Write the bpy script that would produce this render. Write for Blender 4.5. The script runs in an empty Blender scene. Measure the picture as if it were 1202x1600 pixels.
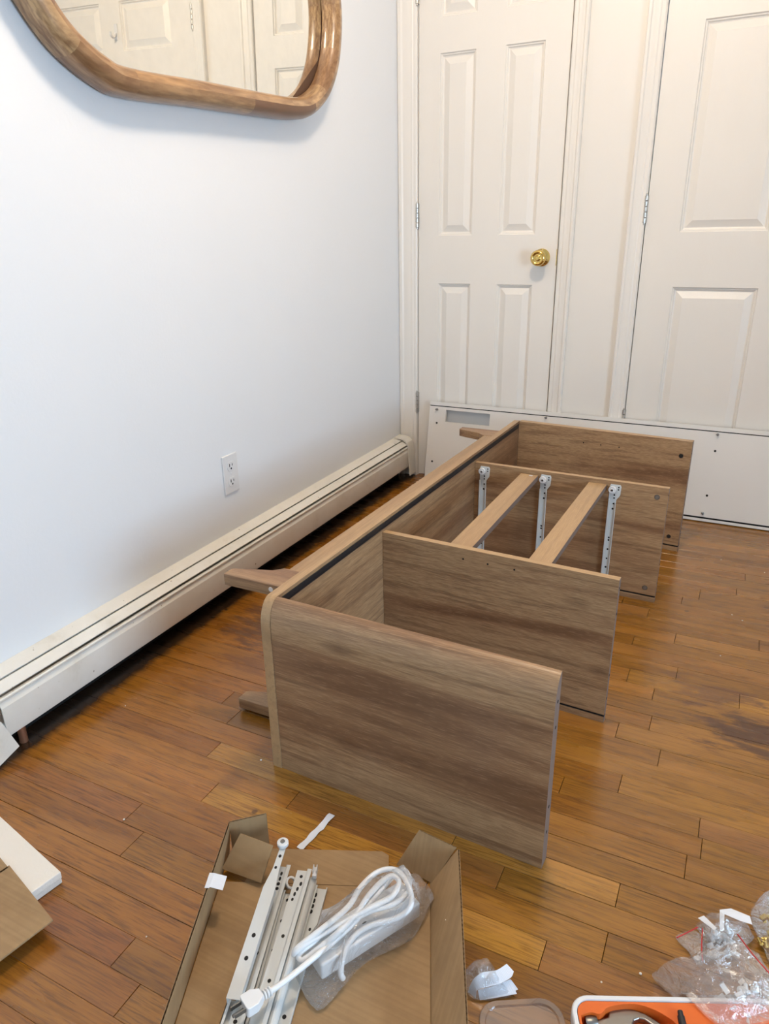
import bpy, bmesh, math, random
from mathutils import Vector, Matrix, noise
random.seed(7)
sc = bpy.context.scene
C = bpy.context.scene.collection
# ---------------------------------------------------------------- camera
FPX = 1115.32
CAM = Vector((1.3152, -2.8045, 1.0181))
_y, _p, _r = [math.radians(a) for a in (-26.6622, -21.3837, -0.9995)]
FW = Vector((math.sin(_y)*math.cos(_p), math.cos(_y)*math.cos(_p), math.sin(_p)))
_rt = Vector((math.cos(_y), -math.sin(_y), 0)); _up = _rt.cross(FW)
RT = _rt*math.cos(_r) + _up*math.sin(_r)
UP = _up*math.cos(_r) - _rt*math.sin(_r)
cd = bpy.data.cameras.new('camera'); cam = bpy.data.objects.new('camera', cd); C.objects.link(cam)
cd.sensor_fit = 'VERTICAL'; cd.sensor_height = 36; cd.lens = FPX/1600*36; cd.clip_start = .02
M = Matrix((RT, UP, -FW)).transposed().to_4x4(); M.translation = CAM
cam.matrix_world = M
sc.camera = cam
# ---------------------------------------------------------------- world, lights, exposure
w = bpy.data.worlds.new('world'); sc.world = w; w.use_nodes = True
wn = w.node_tree.nodes; bg = wn['Background']
sky = wn.new('ShaderNodeTexSky'); sky.sky_type = 'NISHITA'; sky.sun_disc = False
sky.sun_elevation = math.radians(35); sky.sun_rotation = math.radians(200)
w.node_tree.links.new(sky.outputs[0], bg.inputs[0]); bg.inputs[1].default_value = 0.25
def light(name, kind, loc, power, color, **kw):
    l = bpy.data.lights.new(name, kind); l.energy = power; l.color = color
    for k, v in kw.items():
        if k != 'rot': setattr(l, k, v)
    o = bpy.data.objects.new(name, l); o.location = loc; C.objects.link(o)
    o.rotation_euler = kw.get('rot', (0, 0, 0)); return o
WIN_Y, WIN_Z = (-3.50, -2.10), (0.42, 1.35)
light('window_daylight', 'AREA', (3.58, sum(WIN_Y)/2, sum(WIN_Z)/2), 84, (.54, .76, 1.0), shape='RECTANGLE',
      size=.93, size_y=1.4, rot=(0, math.radians(90), 0))
LAMP = Vector((.95, -1.45, 2.36))
light('ceiling_lamp_bulb', 'POINT', LAMP, 43, (1, .83, .66), shadow_soft_size=.11)
sc.view_settings.view_transform = 'Standard'; sc.view_settings.look = 'None'
sc.view_settings.exposure = 0.22; sc.view_settings.gamma = 1; sc.view_settings.use_curve_mapping = False
# ---------------------------------------------------------------- helpers
def ray(u, v): return FW + RT*((u-601)/FPX) - UP*((v-800)/FPX)
def at(u, v, z=0.0):
    d = ray(u, v); return CAM + d*((z-CAM.z)/d.z)
class MB:
    def __init__(s): s.v = []; s.f = []; s.mi = []
    def add(s, vs, fs, m=0):
        n = len(s.v); s.v += [Vector(a) for a in vs]; s.f += [tuple(i+n for i in f) for f in fs]; s.mi += [m]*len(fs); return s
    def box(s, lo, hi, m=0):
        x0, y0, z0 = lo; x1, y1, z1 = hi
        return s.add([(x0,y0,z0),(x1,y0,z0),(x1,y1,z0),(x0,y1,z0),(x0,y0,z1),(x1,y0,z1),(x1,y1,z1),(x0,y1,z1)],
              [(3,2,1,0),(4,5,6,7),(0,1,5,4),(1,2,6,5),(2,3,7,6),(3,0,4,7)], m)
    def prism(s, poly, vec, m=0):
        """polygon (3d points) extruded along vec"""
        n = len(poly); vec = Vector(vec); P = [Vector(p) for p in poly]
        fs = [tuple(range(n-1, -1, -1)), tuple(range(n, 2*n))] + [(i, (i+1) % n, n+(i+1) % n, n+i) for i in range(n)]
        return s.add(P+[p+vec for p in P], fs, m)
    def obox(s, o, a, b, c, m=0):
        o, a, b, c = map(Vector, (o, a, b, c)); return s.prism([o, o+a, o+a+b, o+b], c, m)
    def tube(s, path, r, n=10, cap=True, m=0):
        P = [Vector(p) for p in path]; rings = []; prev = None
        for i, p in enumerate(P):
            t = (P[min(i+1, len(P)-1)]-P[max(i-1, 0)]).normalized()
            if prev is None: a = t.orthogonal().normalized()
            else: a = (prev - t*prev.dot(t)).normalized()
            prev = a; b = t.cross(a); rr = r[i] if isinstance(r, (list, tuple)) else r
            rings.append([p+(a*math.cos(2*math.pi*k/n)+b*math.sin(2*math.pi*k/n))*rr for k in range(n)])
        vs = [q for R in rings for q in R]; fs = []
        for i in range(len(P)-1):
            for k in range(n): fs.append((i*n+k, i*n+(k+1) % n, (i+1)*n+(k+1) % n, (i+1)*n+k))
        if cap: fs += [tuple(range(n-1, -1, -1)), tuple((len(P)-1)*n+k for k in range(n))]
        return s.add(vs, fs, m)
    def lathe(s, prof, o, ax, n=24, m=0):
        """prof: (distance along axis, radius)"""
        o = Vector(o); ax = Vector(ax).normalized(); a = ax.orthogonal().normalized(); b = ax.cross(a)
        vs = []; fs = []
        for d, r in prof: vs += [o+ax*d+(a*math.cos(2*math.pi*k/n)+b*math.sin(2*math.pi*k/n))*max(r, 1e-5) for k in range(n)]
        for i in range(len(prof)-1):
            for k in range(n): fs.append((i*n+k, i*n+(k+1) % n, (i+1)*n+(k+1) % n, (i+1)*n+k))
        fs += [tuple(range(n-1, -1, -1)), tuple((len(prof)-1)*n+k for k in range(n))]
        return s.add(vs, fs, m)
    def build(s, name, mat, parent=None, bevel=0, smooth=False, loc=None, segs=2, autos=None, solid=0):
        me = bpy.data.meshes.new(name)
        if parent is not None:
            off = Vector((0, 0, 0)); q = parent
            while q is not None: off += q.location; q = q.parent
            l = Vector((0, 0, 0))
        else:
            if loc is None:
                xs = [v.x for v in s.v]; ys = [v.y for v in s.v]; zs = [v.z for v in s.v]
                loc = ((min(xs)+max(xs))/2, (min(ys)+max(ys))/2, min(zs))
            off = Vector(loc); l = Vector(loc)
        me.from_pydata([tuple(v-off) for v in s.v], [], s.f)
        ms = mat if isinstance(mat, (list, tuple)) else [mat]
        for q in ms: me.materials.append(q)
        if len(ms) > 1: me.polygons.foreach_set('material_index', s.mi)
        bm = bmesh.new(); bm.from_mesh(me)
        bmesh.ops.recalc_face_normals(bm, faces=bm.faces); bm.to_mesh(me); bm.free()
        if smooth:
            me.polygons.foreach_set('use_smooth', [True]*len(me.polygons))
        if autos is not None: me.set_sharp_from_angle(angle=math.radians(autos))
        o = bpy.data.objects.new(name, me); C.objects.link(o); o.location = l; o.parent = parent
        if solid:
            md = o.modifiers.new('s', 'SOLIDIFY'); md.thickness = solid; md.offset = 0
        if bevel:
            md = o.modifiers.new('b', 'BEVEL'); md.width = bevel; md.segments = segs; md.limit_method = 'ANGLE'; md.angle_limit = math.radians(40)
        return o
def thing(name, label, cat, loc, group=None):
    o = bpy.data.objects.new(name, None); o.empty_display_size = .05; C.objects.link(o); o.location = loc
    o['label'] = label; o['category'] = cat
    if group: o['group'] = group
    return o
def tag(o, label, cat, group=None, kind=None):
    o['label'] = label; o['category'] = cat
    if group: o['group'] = group
    if kind: o['kind'] = kind
    return o
def struct(o): o['kind'] = 'structure'; return o
def catmull(P, n=8):
    P = [Vector(p) for p in P]; out = []
    for i in range(len(P)-1):
        a, b, c, d = P[max(i-1, 0)], P[i], P[i+1], P[min(i+2, len(P)-1)]
        for k in range(n):
            t = k/n; out.append(.5*((2*b)+(c-a)*t+(2*a-5*b+4*c-d)*t*t+(3*b-a-3*c+d)*t**3))
    out.append(P[-1]); return out
# ---------------------------------------------------------------- materials
def lin(r, g, b):
    f = lambda c: (c/255/12.92) if c/255 <= .04045 else ((c/255+.055)/1.055)**2.4
    return (f(r), f(g), f(b), 1)
class NT:
    def __init__(s, name):
        s.m = bpy.data.materials.new(name); s.m.use_nodes = True; s.t = s.m.node_tree
        s.b = s.t.nodes['Principled BSDF']; s.out = s.t.nodes['Material Output']
    def n(s, typ, **kw):
        q = s.t.nodes.new(typ)
        for k, v in kw.items():
            if k.startswith('i_'):
                key = k[2:]; key = int(key) if key.isdigit() else key.replace('_', ' ')
                q.inputs[key].default_value = v
            else: setattr(q, k, v)
        return q
    def l(s, a, b): s.t.links.new(a, b)
    def mix(s, fac, a, b, bt='MIX'):
        q = s.n('ShaderNodeMix', data_type='RGBA', blend_type=bt)
        for sock, val in ((q.inputs[0], fac), (q.inputs[6], a), (q.inputs[7], b)):
            if isinstance(val, (int, float, tuple)): sock.default_value = val
            else: s.l(val, sock)
        return q.outputs[2]
    def ramp(s, fac, stops):
        q = s.n('ShaderNodeValToRGB'); e = q.color_ramp.elements
        while len(e) > 1: e.remove(e[-1])
        e[0].position = stops[0][0]; e[0].color = stops[0][1]
        for p, c in stops[1:]: k = e.new(p); k.color = c
        s.l(fac, q.inputs[0]); return q.outputs[0]
    def coords(s, scale=(1, 1, 1), kind='Object', rnd=0):
        tc = s.n('ShaderNodeTexCoord'); mp = s.n('ShaderNodeMapping'); mp.inputs['Scale'].default_value = scale
        src = tc.outputs[kind]
        if rnd:
            oi = s.n('ShaderNodeObjectInfo'); mu = s.n('ShaderNodeVectorMath', operation='MULTIPLY_ADD')
            s.l(oi.outputs['Random'], mu.inputs[0]); mu.inputs[1].default_value = (rnd, rnd*1.7, rnd*.6); s.l(src, mu.inputs[2]); src = mu.outputs[0]
        s.l(src, mp.inputs[0]); return mp.outputs[0]
    def noise(s, vec, scale, detail=3, rough=.5, dist=0):
        q = s.n('ShaderNodeTexNoise'); s.l(vec, q.inputs['Vector'])
        q.inputs['Scale'].default_value = scale; q.inputs['Detail'].default_value = detail
        q.inputs['Roughness'].default_value = rough; q.inputs['Distortion'].default_value = dist
        return q.outputs['Fac']
    def bump(s, h, strength=.2, dist=.001):
        q = s.n('ShaderNodeBump'); q.inputs['Strength'].default_value = strength; q.inputs['Distance'].default_value = dist
        s.l(h, q.inputs['Height']); s.l(q.outputs[0], s.b.inputs['Normal'])
    def set(s, **kw):
        for k, v in kw.items(): s.b.inputs[k.replace('_', ' ')].default_value = v
        return s
def paint(name, col, rough=.5, bumps=.15, scale=60, spread=.03, stretch=(1, 1, 1)):
    t = NT(name); v = t.coords(stretch); n1 = t.noise(v, scale, 4)
    n2 = t.noise(v, 3, 3)
    c2 = tuple(c*(1-spread) for c in col[:3])+(1,)
    t.l(t.mix(n2, c2, col), t.b.inputs['Base Color']); t.set(Roughness=rough); t.bump(n1, bumps, .001)
    return t.m
m_wall = paint('wall_paint', lin(231, 233, 235), .6, .25, 140)
m_ceil = paint('ceiling_paint', lin(235, 232, 226), .8)
m_door = paint('door_paint', lin(233, 228, 220), .38, .35, 40, .02, (6, 6, 1))
m_trim = paint('trim_paint', lin(234, 229, 221), .35, .08, 30)
m_white = paint('white_lacquer', lin(228, 225, 220), .35, .04, 80)
m_plastic = paint('white_plastic', lin(226, 225, 224), .3, .03, 60)
m_cord = paint('white_cord', lin(232, 232, 232), .35, .03, 60)
m_foam = paint('white_foam', lin(236, 228, 216), .8, .5, 260)
m_paper = paint('white_paper', lin(225, 226, 230), .8, .3, 90)
m_enamel = paint('runner_enamel', lin(208, 210, 208), .35, .05, 50)
def dirty_white():
    t = NT('heater_enamel'); v = t.coords((1, 1, 1)); n = t.noise(v, 9, 6, .65); n2 = t.noise(t.coords((1, .15, 1)), 25, 5, .6)
    c = t.ramp(n, [(.25, lin(212, 205, 190)), (.42, lin(226, 221, 210)), (.7, lin(232, 228, 219))])
    sp = t.ramp(t.noise(v, 60, 2, .5), [(.73, (0, 0, 0, 1)), (.76, (1, 1, 1, 1))])
    c = t.mix(sp, c, lin(150, 138, 118))
    t.l(c, t.b.inputs['Base Color']); t.set(Roughness=.42); t.bump(n2, .12, .001); return t.m
m_heater = dirty_white()
def flat(name, col, rough=.5, metal=0, **kw):
    t = NT(name); v = t.coords(); n = t.noise(v, 40, 2)
    t.l(t.mix(n, tuple(c*.9 for c in col[:3])+(1,), col), t.b.inputs['Base Color'])
    t.set(Roughness=rough, Metallic=metal, **kw); return t.m
m_dark = flat('dark_gap', (.006, .005, .004, 1), .9)
m_hole = flat('dark_hole', (.01, .008, .007, 1), .8)
m_rubber = flat('black_rubber', (.012, .013, .016, 1), .45)
m_brass = flat('polished_brass', (.80, .56, .18, 1), .12, 1)
m_steel = flat('steel', (.25, .25, .245, 1), .36, 1)
m_hinge = flat('hinge_metal', (.62, .60, .56, 1), .3, .8)
m_copper = flat('old_copper', (.35, .16, .09, 1), .5, .6)
m_orange = flat('orange_liner', lin(226, 104, 30), .55)
m_red = flat('red_zip', lin(200, 40, 40), .4)
m_mirror = flat('mirror_glass', (.93, .93, .88, 1), .01, 1)
m_cam = flat('cam_lock_metal', (.30, .28, .26, 1), .4, .7)
def laminate(name, axis, light=0, rnd=2.3, gscale=1.0):
    t = NT(name)
    def sc_(along, across):
        s = [across]*3; s['xyz'.index(axis)] = along; return tuple(s)
    big = t.noise(t.coords(sc_(.5, 8), rnd=rnd), 1.5, 3, .5, .35)
    mid = t.noise(t.coords(sc_(.9, 60), rnd=rnd), 1.5, 4, .6, .25)
    fine = t.noise(t.coords(sc_(26, 620), rnd=rnd), 1.0, 2, .6)
    kn = t.n('ShaderNodeTexVoronoi'); t.l(t.coords(sc_(3.2, 8), rnd=rnd), kn.inputs['Vector']); kn.inputs['Scale'].default_value = 1.1
    knot = t.ramp(kn.outputs['Distance'], [(.02, (1, 1, 1, 1)), (.16, (0, 0, 0, 1))])
    c = t.ramp(big, [(.30, lin(118, 85, 60)), (.40, lin(146, 110, 79)), (.50, lin(168, 134, 98)), (.62, lin(174, 141, 104)), (.72, lin(152, 116, 85))])
    c = t.mix(t.ramp(mid, [(.38, (.5, .5, .5, 1)), (.50, (0, 0, 0, 1))]), c, lin(104, 73, 52))
    c = t.mix(t.ramp(fine, [(.38, (.42, .42, .42, 1)), (.58, (0, 0, 0, 1))]), c, lin(118, 86, 60))
    c = t.mix(t.ramp(fine, [(.55, (0, 0, 0, 1)), (.72, (.4, .4, .4, 1))]), c, lin(190, 156, 120))
    c = t.mix(t.mix(.65, (0, 0, 0, 1), knot), c, lin(84, 58, 43))
    if light: c = t.mix(light, c, lin(192, 160, 116))
    t.l(c, t.b.inputs['Base Color']); t.set(Roughness=.36); t.bump(fine, .12, .0005)
    return t.m
m_lamx = laminate('oak_laminate_across', 'x'); m_lamy = laminate('oak_laminate_along', 'y')
m_edgex = laminate('oak_edging_across', 'x', .55); m_edgey = laminate('oak_edging_along', 'y', .45)
m_core = flat('grey_board_edge', lin(122, 104, 94), .6)
def floorwood():
    t = NT('floor_oak')
    g1 = t.noise(t.coords((2.2, 46, 1), rnd=9), 1.7, 5, .6, .8)
    g2 = t.noise(t.coords((18, 380, 1), rnd=9), 1, 3, .6)
    g3 = t.noise(t.coords((1.2, 9, 1), rnd=9), 2, 3)
    oi = t.n('ShaderNodeObjectInfo')
    hue = t.ramp(oi.outputs['Random'], [(0, lin(132, 86, 28)), (.3, lin(146, 98, 32)), (.55, lin(138, 92, 26)), (.8, lin(150, 104, 34)), (1, lin(130, 82, 28))])
    c = t.mix(.55, hue, oi.outputs['Color'], 'MIX')
    c = t.mix(t.ramp(g1, [(.36, (.65, .65, .65, 1)), (.54, (0, 0, 0, 1))]), c, t.mix(.5, c, lin(80, 42, 14)))
    c = t.mix(t.ramp(g2, [(.36, (.9, .9, .9, 1)), (.52, (0, 0, 0, 1))]), c, t.mix(.6, c, lin(74, 40, 14)))
    c = t.mix(t.ramp(g3, [(.5, (0, 0, 0, 1)), (.75, (.35, .35, .35, 1))]), c, lin(196, 138, 70))
    # specks and nail marks, old water stains at their own places in the room
    geo = t.n('ShaderNodeNewGeometry')
    kn = t.n('ShaderNodeTexVoronoi'); t.l(geo.outputs['Position'], kn.inputs['Vector']); kn.inputs['Scale'].default_value = 7
    wob = t.noise(geo.outputs['Position'], 60, 2)
    sm = t.n('ShaderNodeMath', operation='MULTIPLY_ADD'); t.l(wob, sm.inputs[0]); sm.inputs[1].default_value = .05; t.l(kn.outputs['Distance'], sm.inputs[2])
    c = t.mix(t.ramp(sm.outputs[0], [(.055, (.75, .75, .75, 1)), (.075, (0, 0, 0, 1))]), c, lin(70, 42, 24))
    def stain(cx, cy, sx, sy, col, a):
        sub = t.n('ShaderNodeVectorMath', operation='SUBTRACT'); t.l(geo.outputs['Position'], sub.inputs[0]); sub.inputs[1].default_value = (cx, cy, 0)
        sc2 = t.n('ShaderNodeVectorMath', operation='MULTIPLY'); t.l(sub.outputs[0], sc2.inputs[0]); sc2.inputs[1].default_value = (1/sx, 1/sy, 0)
        ln = t.n('ShaderNodeVectorMath', operation='LENGTH'); t.l(sc2.outputs[0], ln.inputs[0])
        mp = t.n('ShaderNodeMapping'); mp.inputs['Scale'].default_value = (10, 34, 1); t.l(geo.outputs['Position'], mp.inputs[0])
        ns = t.noise(mp.outputs[0], 1, 5, .65)
        m1 = t.n('ShaderNodeMath', operation='MULTIPLY_ADD'); t.l(ln.outputs['Value'], m1.inputs[0]); m1.inputs[1].default_value = -.22; m1.inputs[2].default_value = .80
        m2 = t.n('ShaderNodeMath', operation='ADD'); t.l(m1.outputs[0], m2.inputs[0]); t.l(ns, m2.inputs[1])
        f = t.ramp(m2.outputs[0], [(1.0, (0, 0, 0, 1)), (1.0, (0, 0, 0, 1))]) if 0 else t.n('ShaderNodeMapRange')
        f.inputs[1].default_value = 1.08; f.inputs[2].default_value = 1.2; f.inputs[4].default_value = a; t.l(m2.outputs[0], f.inputs[0])
        return f.outputs[0], col
    for args in ((1.50, -1.34, .17, .09, lin(72, 42, 26), .85), (1.36, -1.22, .10, .05, lin(96, 60, 38), .6),
                 (.24, -1.40, .10, .13, lin(92, 58, 34), .8), (.30, -1.56, .10, .05, lin(98, 60, 34), .5), (.52, -1.93, .03, .04, lin(90, 54, 30), .3)):
        f, col = stain(*args); c = t.mix(f, c, col)
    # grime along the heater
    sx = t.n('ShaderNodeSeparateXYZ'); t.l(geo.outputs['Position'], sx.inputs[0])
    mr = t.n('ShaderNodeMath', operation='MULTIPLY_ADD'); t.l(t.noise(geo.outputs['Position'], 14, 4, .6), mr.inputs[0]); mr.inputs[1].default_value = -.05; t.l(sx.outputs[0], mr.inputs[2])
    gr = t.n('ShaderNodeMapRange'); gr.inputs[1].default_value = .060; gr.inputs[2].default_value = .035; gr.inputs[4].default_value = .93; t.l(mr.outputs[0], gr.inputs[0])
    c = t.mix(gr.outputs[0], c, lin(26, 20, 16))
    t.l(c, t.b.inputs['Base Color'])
    t.l(t.ramp(g3, [(.3, (.22, .22, .22, 1)), (.8, (.34, .34, .34, 1))]), t.b.inputs['Roughness'])
    hb = t.n('ShaderNodeMath', operation='ADD'); t.l(g2, hb.inputs[0]); t.l(g3, hb.inputs[1])
    t.bump(hb.outputs[0], .10, .0012)
    t.set(Coat_Weight=.35, Coat_Roughness=.16)
    return t.m
m_floor = floorwood()
def mangowood():
    t = NT('mango_wood'); g = t.noise(t.coords((30, 4, 12), rnd=5), 1.3, 5, .6, 1.2); f = t.noise(t.coords((200, 14, 60), rnd=5), 1, 3)
    oi = t.n('ShaderNodeObjectInfo')
    c = t.ramp(oi.outputs['Random'], [(0, lin(122, 84, 60)), (.3, lin(176, 138, 96)), (.5, lin(192, 156, 112)), (.7, lin(150, 112, 80)), (1, lin(202, 168, 124))])
    c = t.mix(t.ramp(g, [(.35, (.75, .75, .75, 1)), (.6, (0, 0, 0, 1))]), c, lin(112, 78, 50))
    c = t.mix(t.ramp(f, [(.4, (.5, .5, .5, 1)), (.6, (0, 0, 0, 1))]), c, lin(110, 74, 46))
    t.l(c, t.b.inputs['Base Color']); t.set(Roughness=.3, Coat_Weight=.3); t.bump(f, .08, .0006); return t.m
m_mango = mangowood()
def cardboard(name, ax='y'):
    t = NT(name); s = {'x': (150, 3, 3), 'y': (3, 150, 3)}[ax]
    ri = t.noise(t.coords(s), 1, 1); n = t.noise(t.coords(), 14, 5, .6)
    c = t.ramp(n, [(.3, lin(152, 121, 84)), (.6, lin(168, 137, 98)), (.8, lin(160, 129, 92))])
    c = t.mix(t.ramp(ri, [(.4, (.22, .22, .22, 1)), (.6, (0, 0, 0, 1))]), c, lin(126, 99, 70))
    t.l(c, t.b.inputs['Base Color']); t.set(Roughness=.85); t.bump(ri, .15, .001); return t.m
m_card = cardboard('cardboard', 'y')
m_cardx = cardboard('cardboard_rib', 'x')
m_flute = flat('cardboard_core', lin(120, 92, 62), .9)
def clearfilm(name, base=.10, tint=(1, 1, 1, 1), rough=.12, haze=.12, bump=0):
    t = NT(name); t.t.nodes.remove(t.b)
    tr = t.n('ShaderNodeBsdfTransparent'); tr.inputs[0].default_value = tint
    gl = t.n('ShaderNodeBsdfGlossy'); gl.inputs['Roughness'].default_value = rough; gl.inputs[0].default_value = (1, 1, 1, 1)
    df = t.n('ShaderNodeBsdfTranslucent'); df.inputs[0].default_value = (.85, .86, .88, 1)
    d2 = t.n('ShaderNodeBsdfDiffuse'); d2.inputs[0].default_value = (.85, .86, .88, 1)
    ad = t.n('ShaderNodeMixShader'); ad.inputs[0].default_value = .5; t.l(df.outputs[0], ad.inputs[1]); t.l(d2.outputs[0], ad.inputs[2])
    lw = t.n('ShaderNodeLayerWeight'); lw.inputs[0].default_value = .25
    ma = t.n('ShaderNodeMath', operation='MULTIPLY_ADD'); t.l(lw.outputs['Fresnel'], ma.inputs[0]); ma.inputs[1].default_value = .6; ma.inputs[2].default_value = base
    m1 = t.n('ShaderNodeMixShader'); m1.inputs[0].default_value = haze; t.l(tr.outputs[0], m1.inputs[1]); t.l(ad.outputs[0], m1.inputs[2])
    m2 = t.n('ShaderNodeMixShader'); t.l(ma.outputs[0], m2.inputs[0]); t.l(m1.outputs[0], m2.inputs[1]); t.l(gl.outputs[0], m2.inputs[2])
    if bump:
        n = t.noise(t.coords(), bump, 4, .6, 1.0); b = t.n('ShaderNodeBump'); b.inputs['Strength'].default_value = 1.0; b.inputs['Distance'].default_value = .007
        t.l(n, b.inputs['Height']); t.l(b.outputs[0], gl.inputs['Normal']); t.l(b.outputs[0], lw.inputs['Normal'])
    t.l(m2.outputs[0], t.out.inputs[0]); return t.m
m_film = clearfilm('clear_bag_film', .07, haze=.13, bump=48, rough=.08)
m_pane = clearfilm('window_glass', .02, haze=0.0, rough=.0)
m_clear = clearfilm('clear_rigid_plastic', .12, tint=(.95, .93, .91, 1), haze=.12, rough=.15)
m_acrylic = clearfilm('frosted_cutout', .2, tint=(.6, .64, .62, 1), haze=.5, rough=.3)
t_ = NT('lamp_shade_glass'); t_.b.inputs['Emission Color'].default_value = (1, .8, .58, 1); t_.b.inputs['Emission Strength'].default_value = 3; m_glow = t_.m
# ---------------------------------------------------------------- room shell
RX, RY, RZ = 3.5, -4.9, 2.5
struct(MB().box((-.12, RY-.1, -.1), (0, .15, RZ+.1)).build('wall_left', m_wall))
struct(MB().box((0, RY-.1, RZ), (RX+.12, .15, RZ+.1)).build('ceiling', m_ceil))
struct(MB().box((0, RY-.12, -.1), (RX+.12, RY, RZ)).build('wall_front', m_wall))
b = MB()
D1 = (.0823, .6417); D2 = (.9438, 1.824); DH = 2.03
for x0, x1, z0, z1 in ((0, D1[0]-.003, -.1, RZ), (D1[1]+.003, D2[0]-.003, -.1, RZ), (D2[1]+.003, RX+.12, -.1, RZ),
                       (D1[0]-.003, D1[1]+.003, DH+.004, RZ), (D2[0]-.003, D2[1]+.003, DH+.004, RZ)):
    b.box((x0, .0, z0), (x1, .12, z1))
struct(b.build('wall_back', m_trim))
b = MB()
for y0, y1, z0, z1 in ((RY, WIN_Y[0], -.1, RZ), (WIN_Y[1], 0, -.1, RZ), (WIN_Y[0], WIN_Y[1], -.1, WIN_Z[0]), (WIN_Y[0], WIN_Y[1], WIN_Z[1], RZ)):
    b.box((RX, y0, z0), (RX+.1, y1, z1))
struct(b.build('wall_right', m_wall))
b = MB()
y0, y1, z0, z1 = WIN_Y[0], WIN_Y[1], WIN_Z[0], WIN_Z[1]; ym = (y0+y1)/2; zm = (z0+z1)/2
for a in ((y0, y0+.05, z0, z1), (y1-.05, y1, z0, z1), (y0, y1, z0, z0+.05), (y0, y1, z1-.05, z1), (y0, y1, zm-.02, zm+.02)):
    b.box((RX+.02, a[0], a[2]), (RX+.06, a[1], a[3]))
win = struct(b.build('window_1', m_trim))
MB().box((RX+.038, y0+.03, z0+.03), (RX+.041, y1-.03, z1-.03)).build('pane', m_pane, win)
# ---------------------------------------------------------------- floor of separate strips
floor = struct(MB().box((-.0, RY, -.10), (RX, .12, -.016)).build('floor', m_dark, loc=(0, 0, 0)))
seams = [.12, .06, 0, -.055, -.11, -.165, -.22, -.275, -.33, -.385, -.44, -.50, -.55, -.615, -.667, -.74, -.79, -.855, -.91, -.967, -1.022,
         -1.075, -1.135, -1.19, -1.25, -1.30, -1.36, -1.415, -1.47, -1.525, -1.58, -1.635, -1.685, -1.735, -1.79, -1.845, -1.895,
         -1.945, -2.0, -2.053, -2.105, -2.165, -2.219, -2.271, -2.324, -2.376, -2.43, -2.485, -2.54]
fixed = {-1.735: [.343], -1.79: [.40], -1.895: [.43, 1.262], -2.0: [.503, 1.26], -2.105: [.404], -1.945: [1.078], -2.053: [1.178],
         -1.47: [1.19], -1.525: [1.283], -1.635: [1.223], -1.685: [1.12, 1.371], -1.30: [1.244], -.91: [1.182], -1.022: [1.265],
         -1.075: [1.166], -.55: [1.424], -.667: [1.403], -.79: [1.261], -.967: [1.465], -1.25: [1.426], -2.324: [.60], -2.43: [.31]}
tones = {(-1.895, .8): (196, 140, 62), (-1.895, 1.1): (196, 140, 62), (-2.0, .9): (204, 146, 58), (-2.053, 1.0): (202, 144, 56), (-2.0, .3): (186, 118, 46),
         (-1.25, 1.6): (200, 142, 56), (-.91, 1.0): (150, 100, 50), (-1.685, 1.5): (140, 92, 50), (-2.324, .4): (150, 86, 40), (-2.105, .2): (156, 92, 44),
         (-1.945, .8): (150, 96, 46), (-2.053, 1.4): (150, 96, 44)}
rf = random.Random(11)
far_boards = MB()
def board(y0, y1, x0, x1):
    g = .0004 + (.0008 if rf.random() < .2 else 0); h = .00035
    zt = -rf.random()*.0004
    ax, bx, ay, by = x0+.0005, x1-.0005, y0+g*.5, y1-g*.5
    vs = [(ax, ay, -.014), (bx, ay, -.014), (bx, by, -.014), (ax, by, -.014), (ax, ay, zt-h), (bx, ay, zt-h), (bx, by, zt-h), (ax, by, zt-h),
          (ax+h, ay+h, zt), (bx-h, ay+h, zt), (bx-h, by-h, zt), (ax+h, by-h, zt)]
    fs = [(3, 2, 1, 0), (0, 1, 5, 4), (1, 2, 6, 5), (2, 3, 7, 6), (3, 0, 4, 7), (4, 5, 9, 8), (5, 6, 10, 9), (6, 7, 11, 10), (7, 4, 8, 11), (8, 9, 10, 11)]
    cx, cy = (x0+x1)/2, (y0+y1)/2
    if x0 > 1.95 or y1 < -2.5 or y0 > .0:
        far_boards.add(vs, fs); return
    me = bpy.data.meshes.new('board'); me.from_pydata([(a-cx, q-cy, z) for a, q, z in vs], [], fs); me.materials.append(m_floor)
    o = bpy.data.objects.new('board', me); C.objects.link(o); o.parent = floor; o.location = (cx, cy, 0)
    tone = None
    for (ky, kx), c in tones.items():
        if abs(ky-y0) < .002 and x0 <= kx <= x1: tone = c
    if tone is None:
        k = rf.random(); wx = min(1, max(0, (cx-.3)/.9))
        base = (164-17*wx, 100-1*wx, 31-2*wx); d = (k-.5)*36
        tone = (base[0]+d, base[1]+d*.8, base[2]+d*.4)
    o.color = lin(*tone)
yy = -2.54
while yy > RY: yy -= .0545; seams.append(max(yy, RY))
for i in range(len(seams)-1):
    y1, y0 = seams[i], seams[i+1]
    if y1-y0 < .01: continue
    js = [0]
    fx = sorted(fixed.get(round(y0, 3), []))
    x = -rf.uniform(.1, .6)
    while x < RX:
        x += rf.choice([.45, .62, .8, 1.0])*rf.uniform(.85, 1.2)
        if x > .2 and x < RX-.1 and all(abs(x-q) > .24 for q in fx): js.append(x)
    js = sorted(js+fx+[RX])
    for a, q in zip(js, js[1:]):
        if q-a > .02: board(y0, y1, a, q)
fb = far_boards.build('board', m_floor, floor); fb['kind'] = 'stuff'
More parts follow.
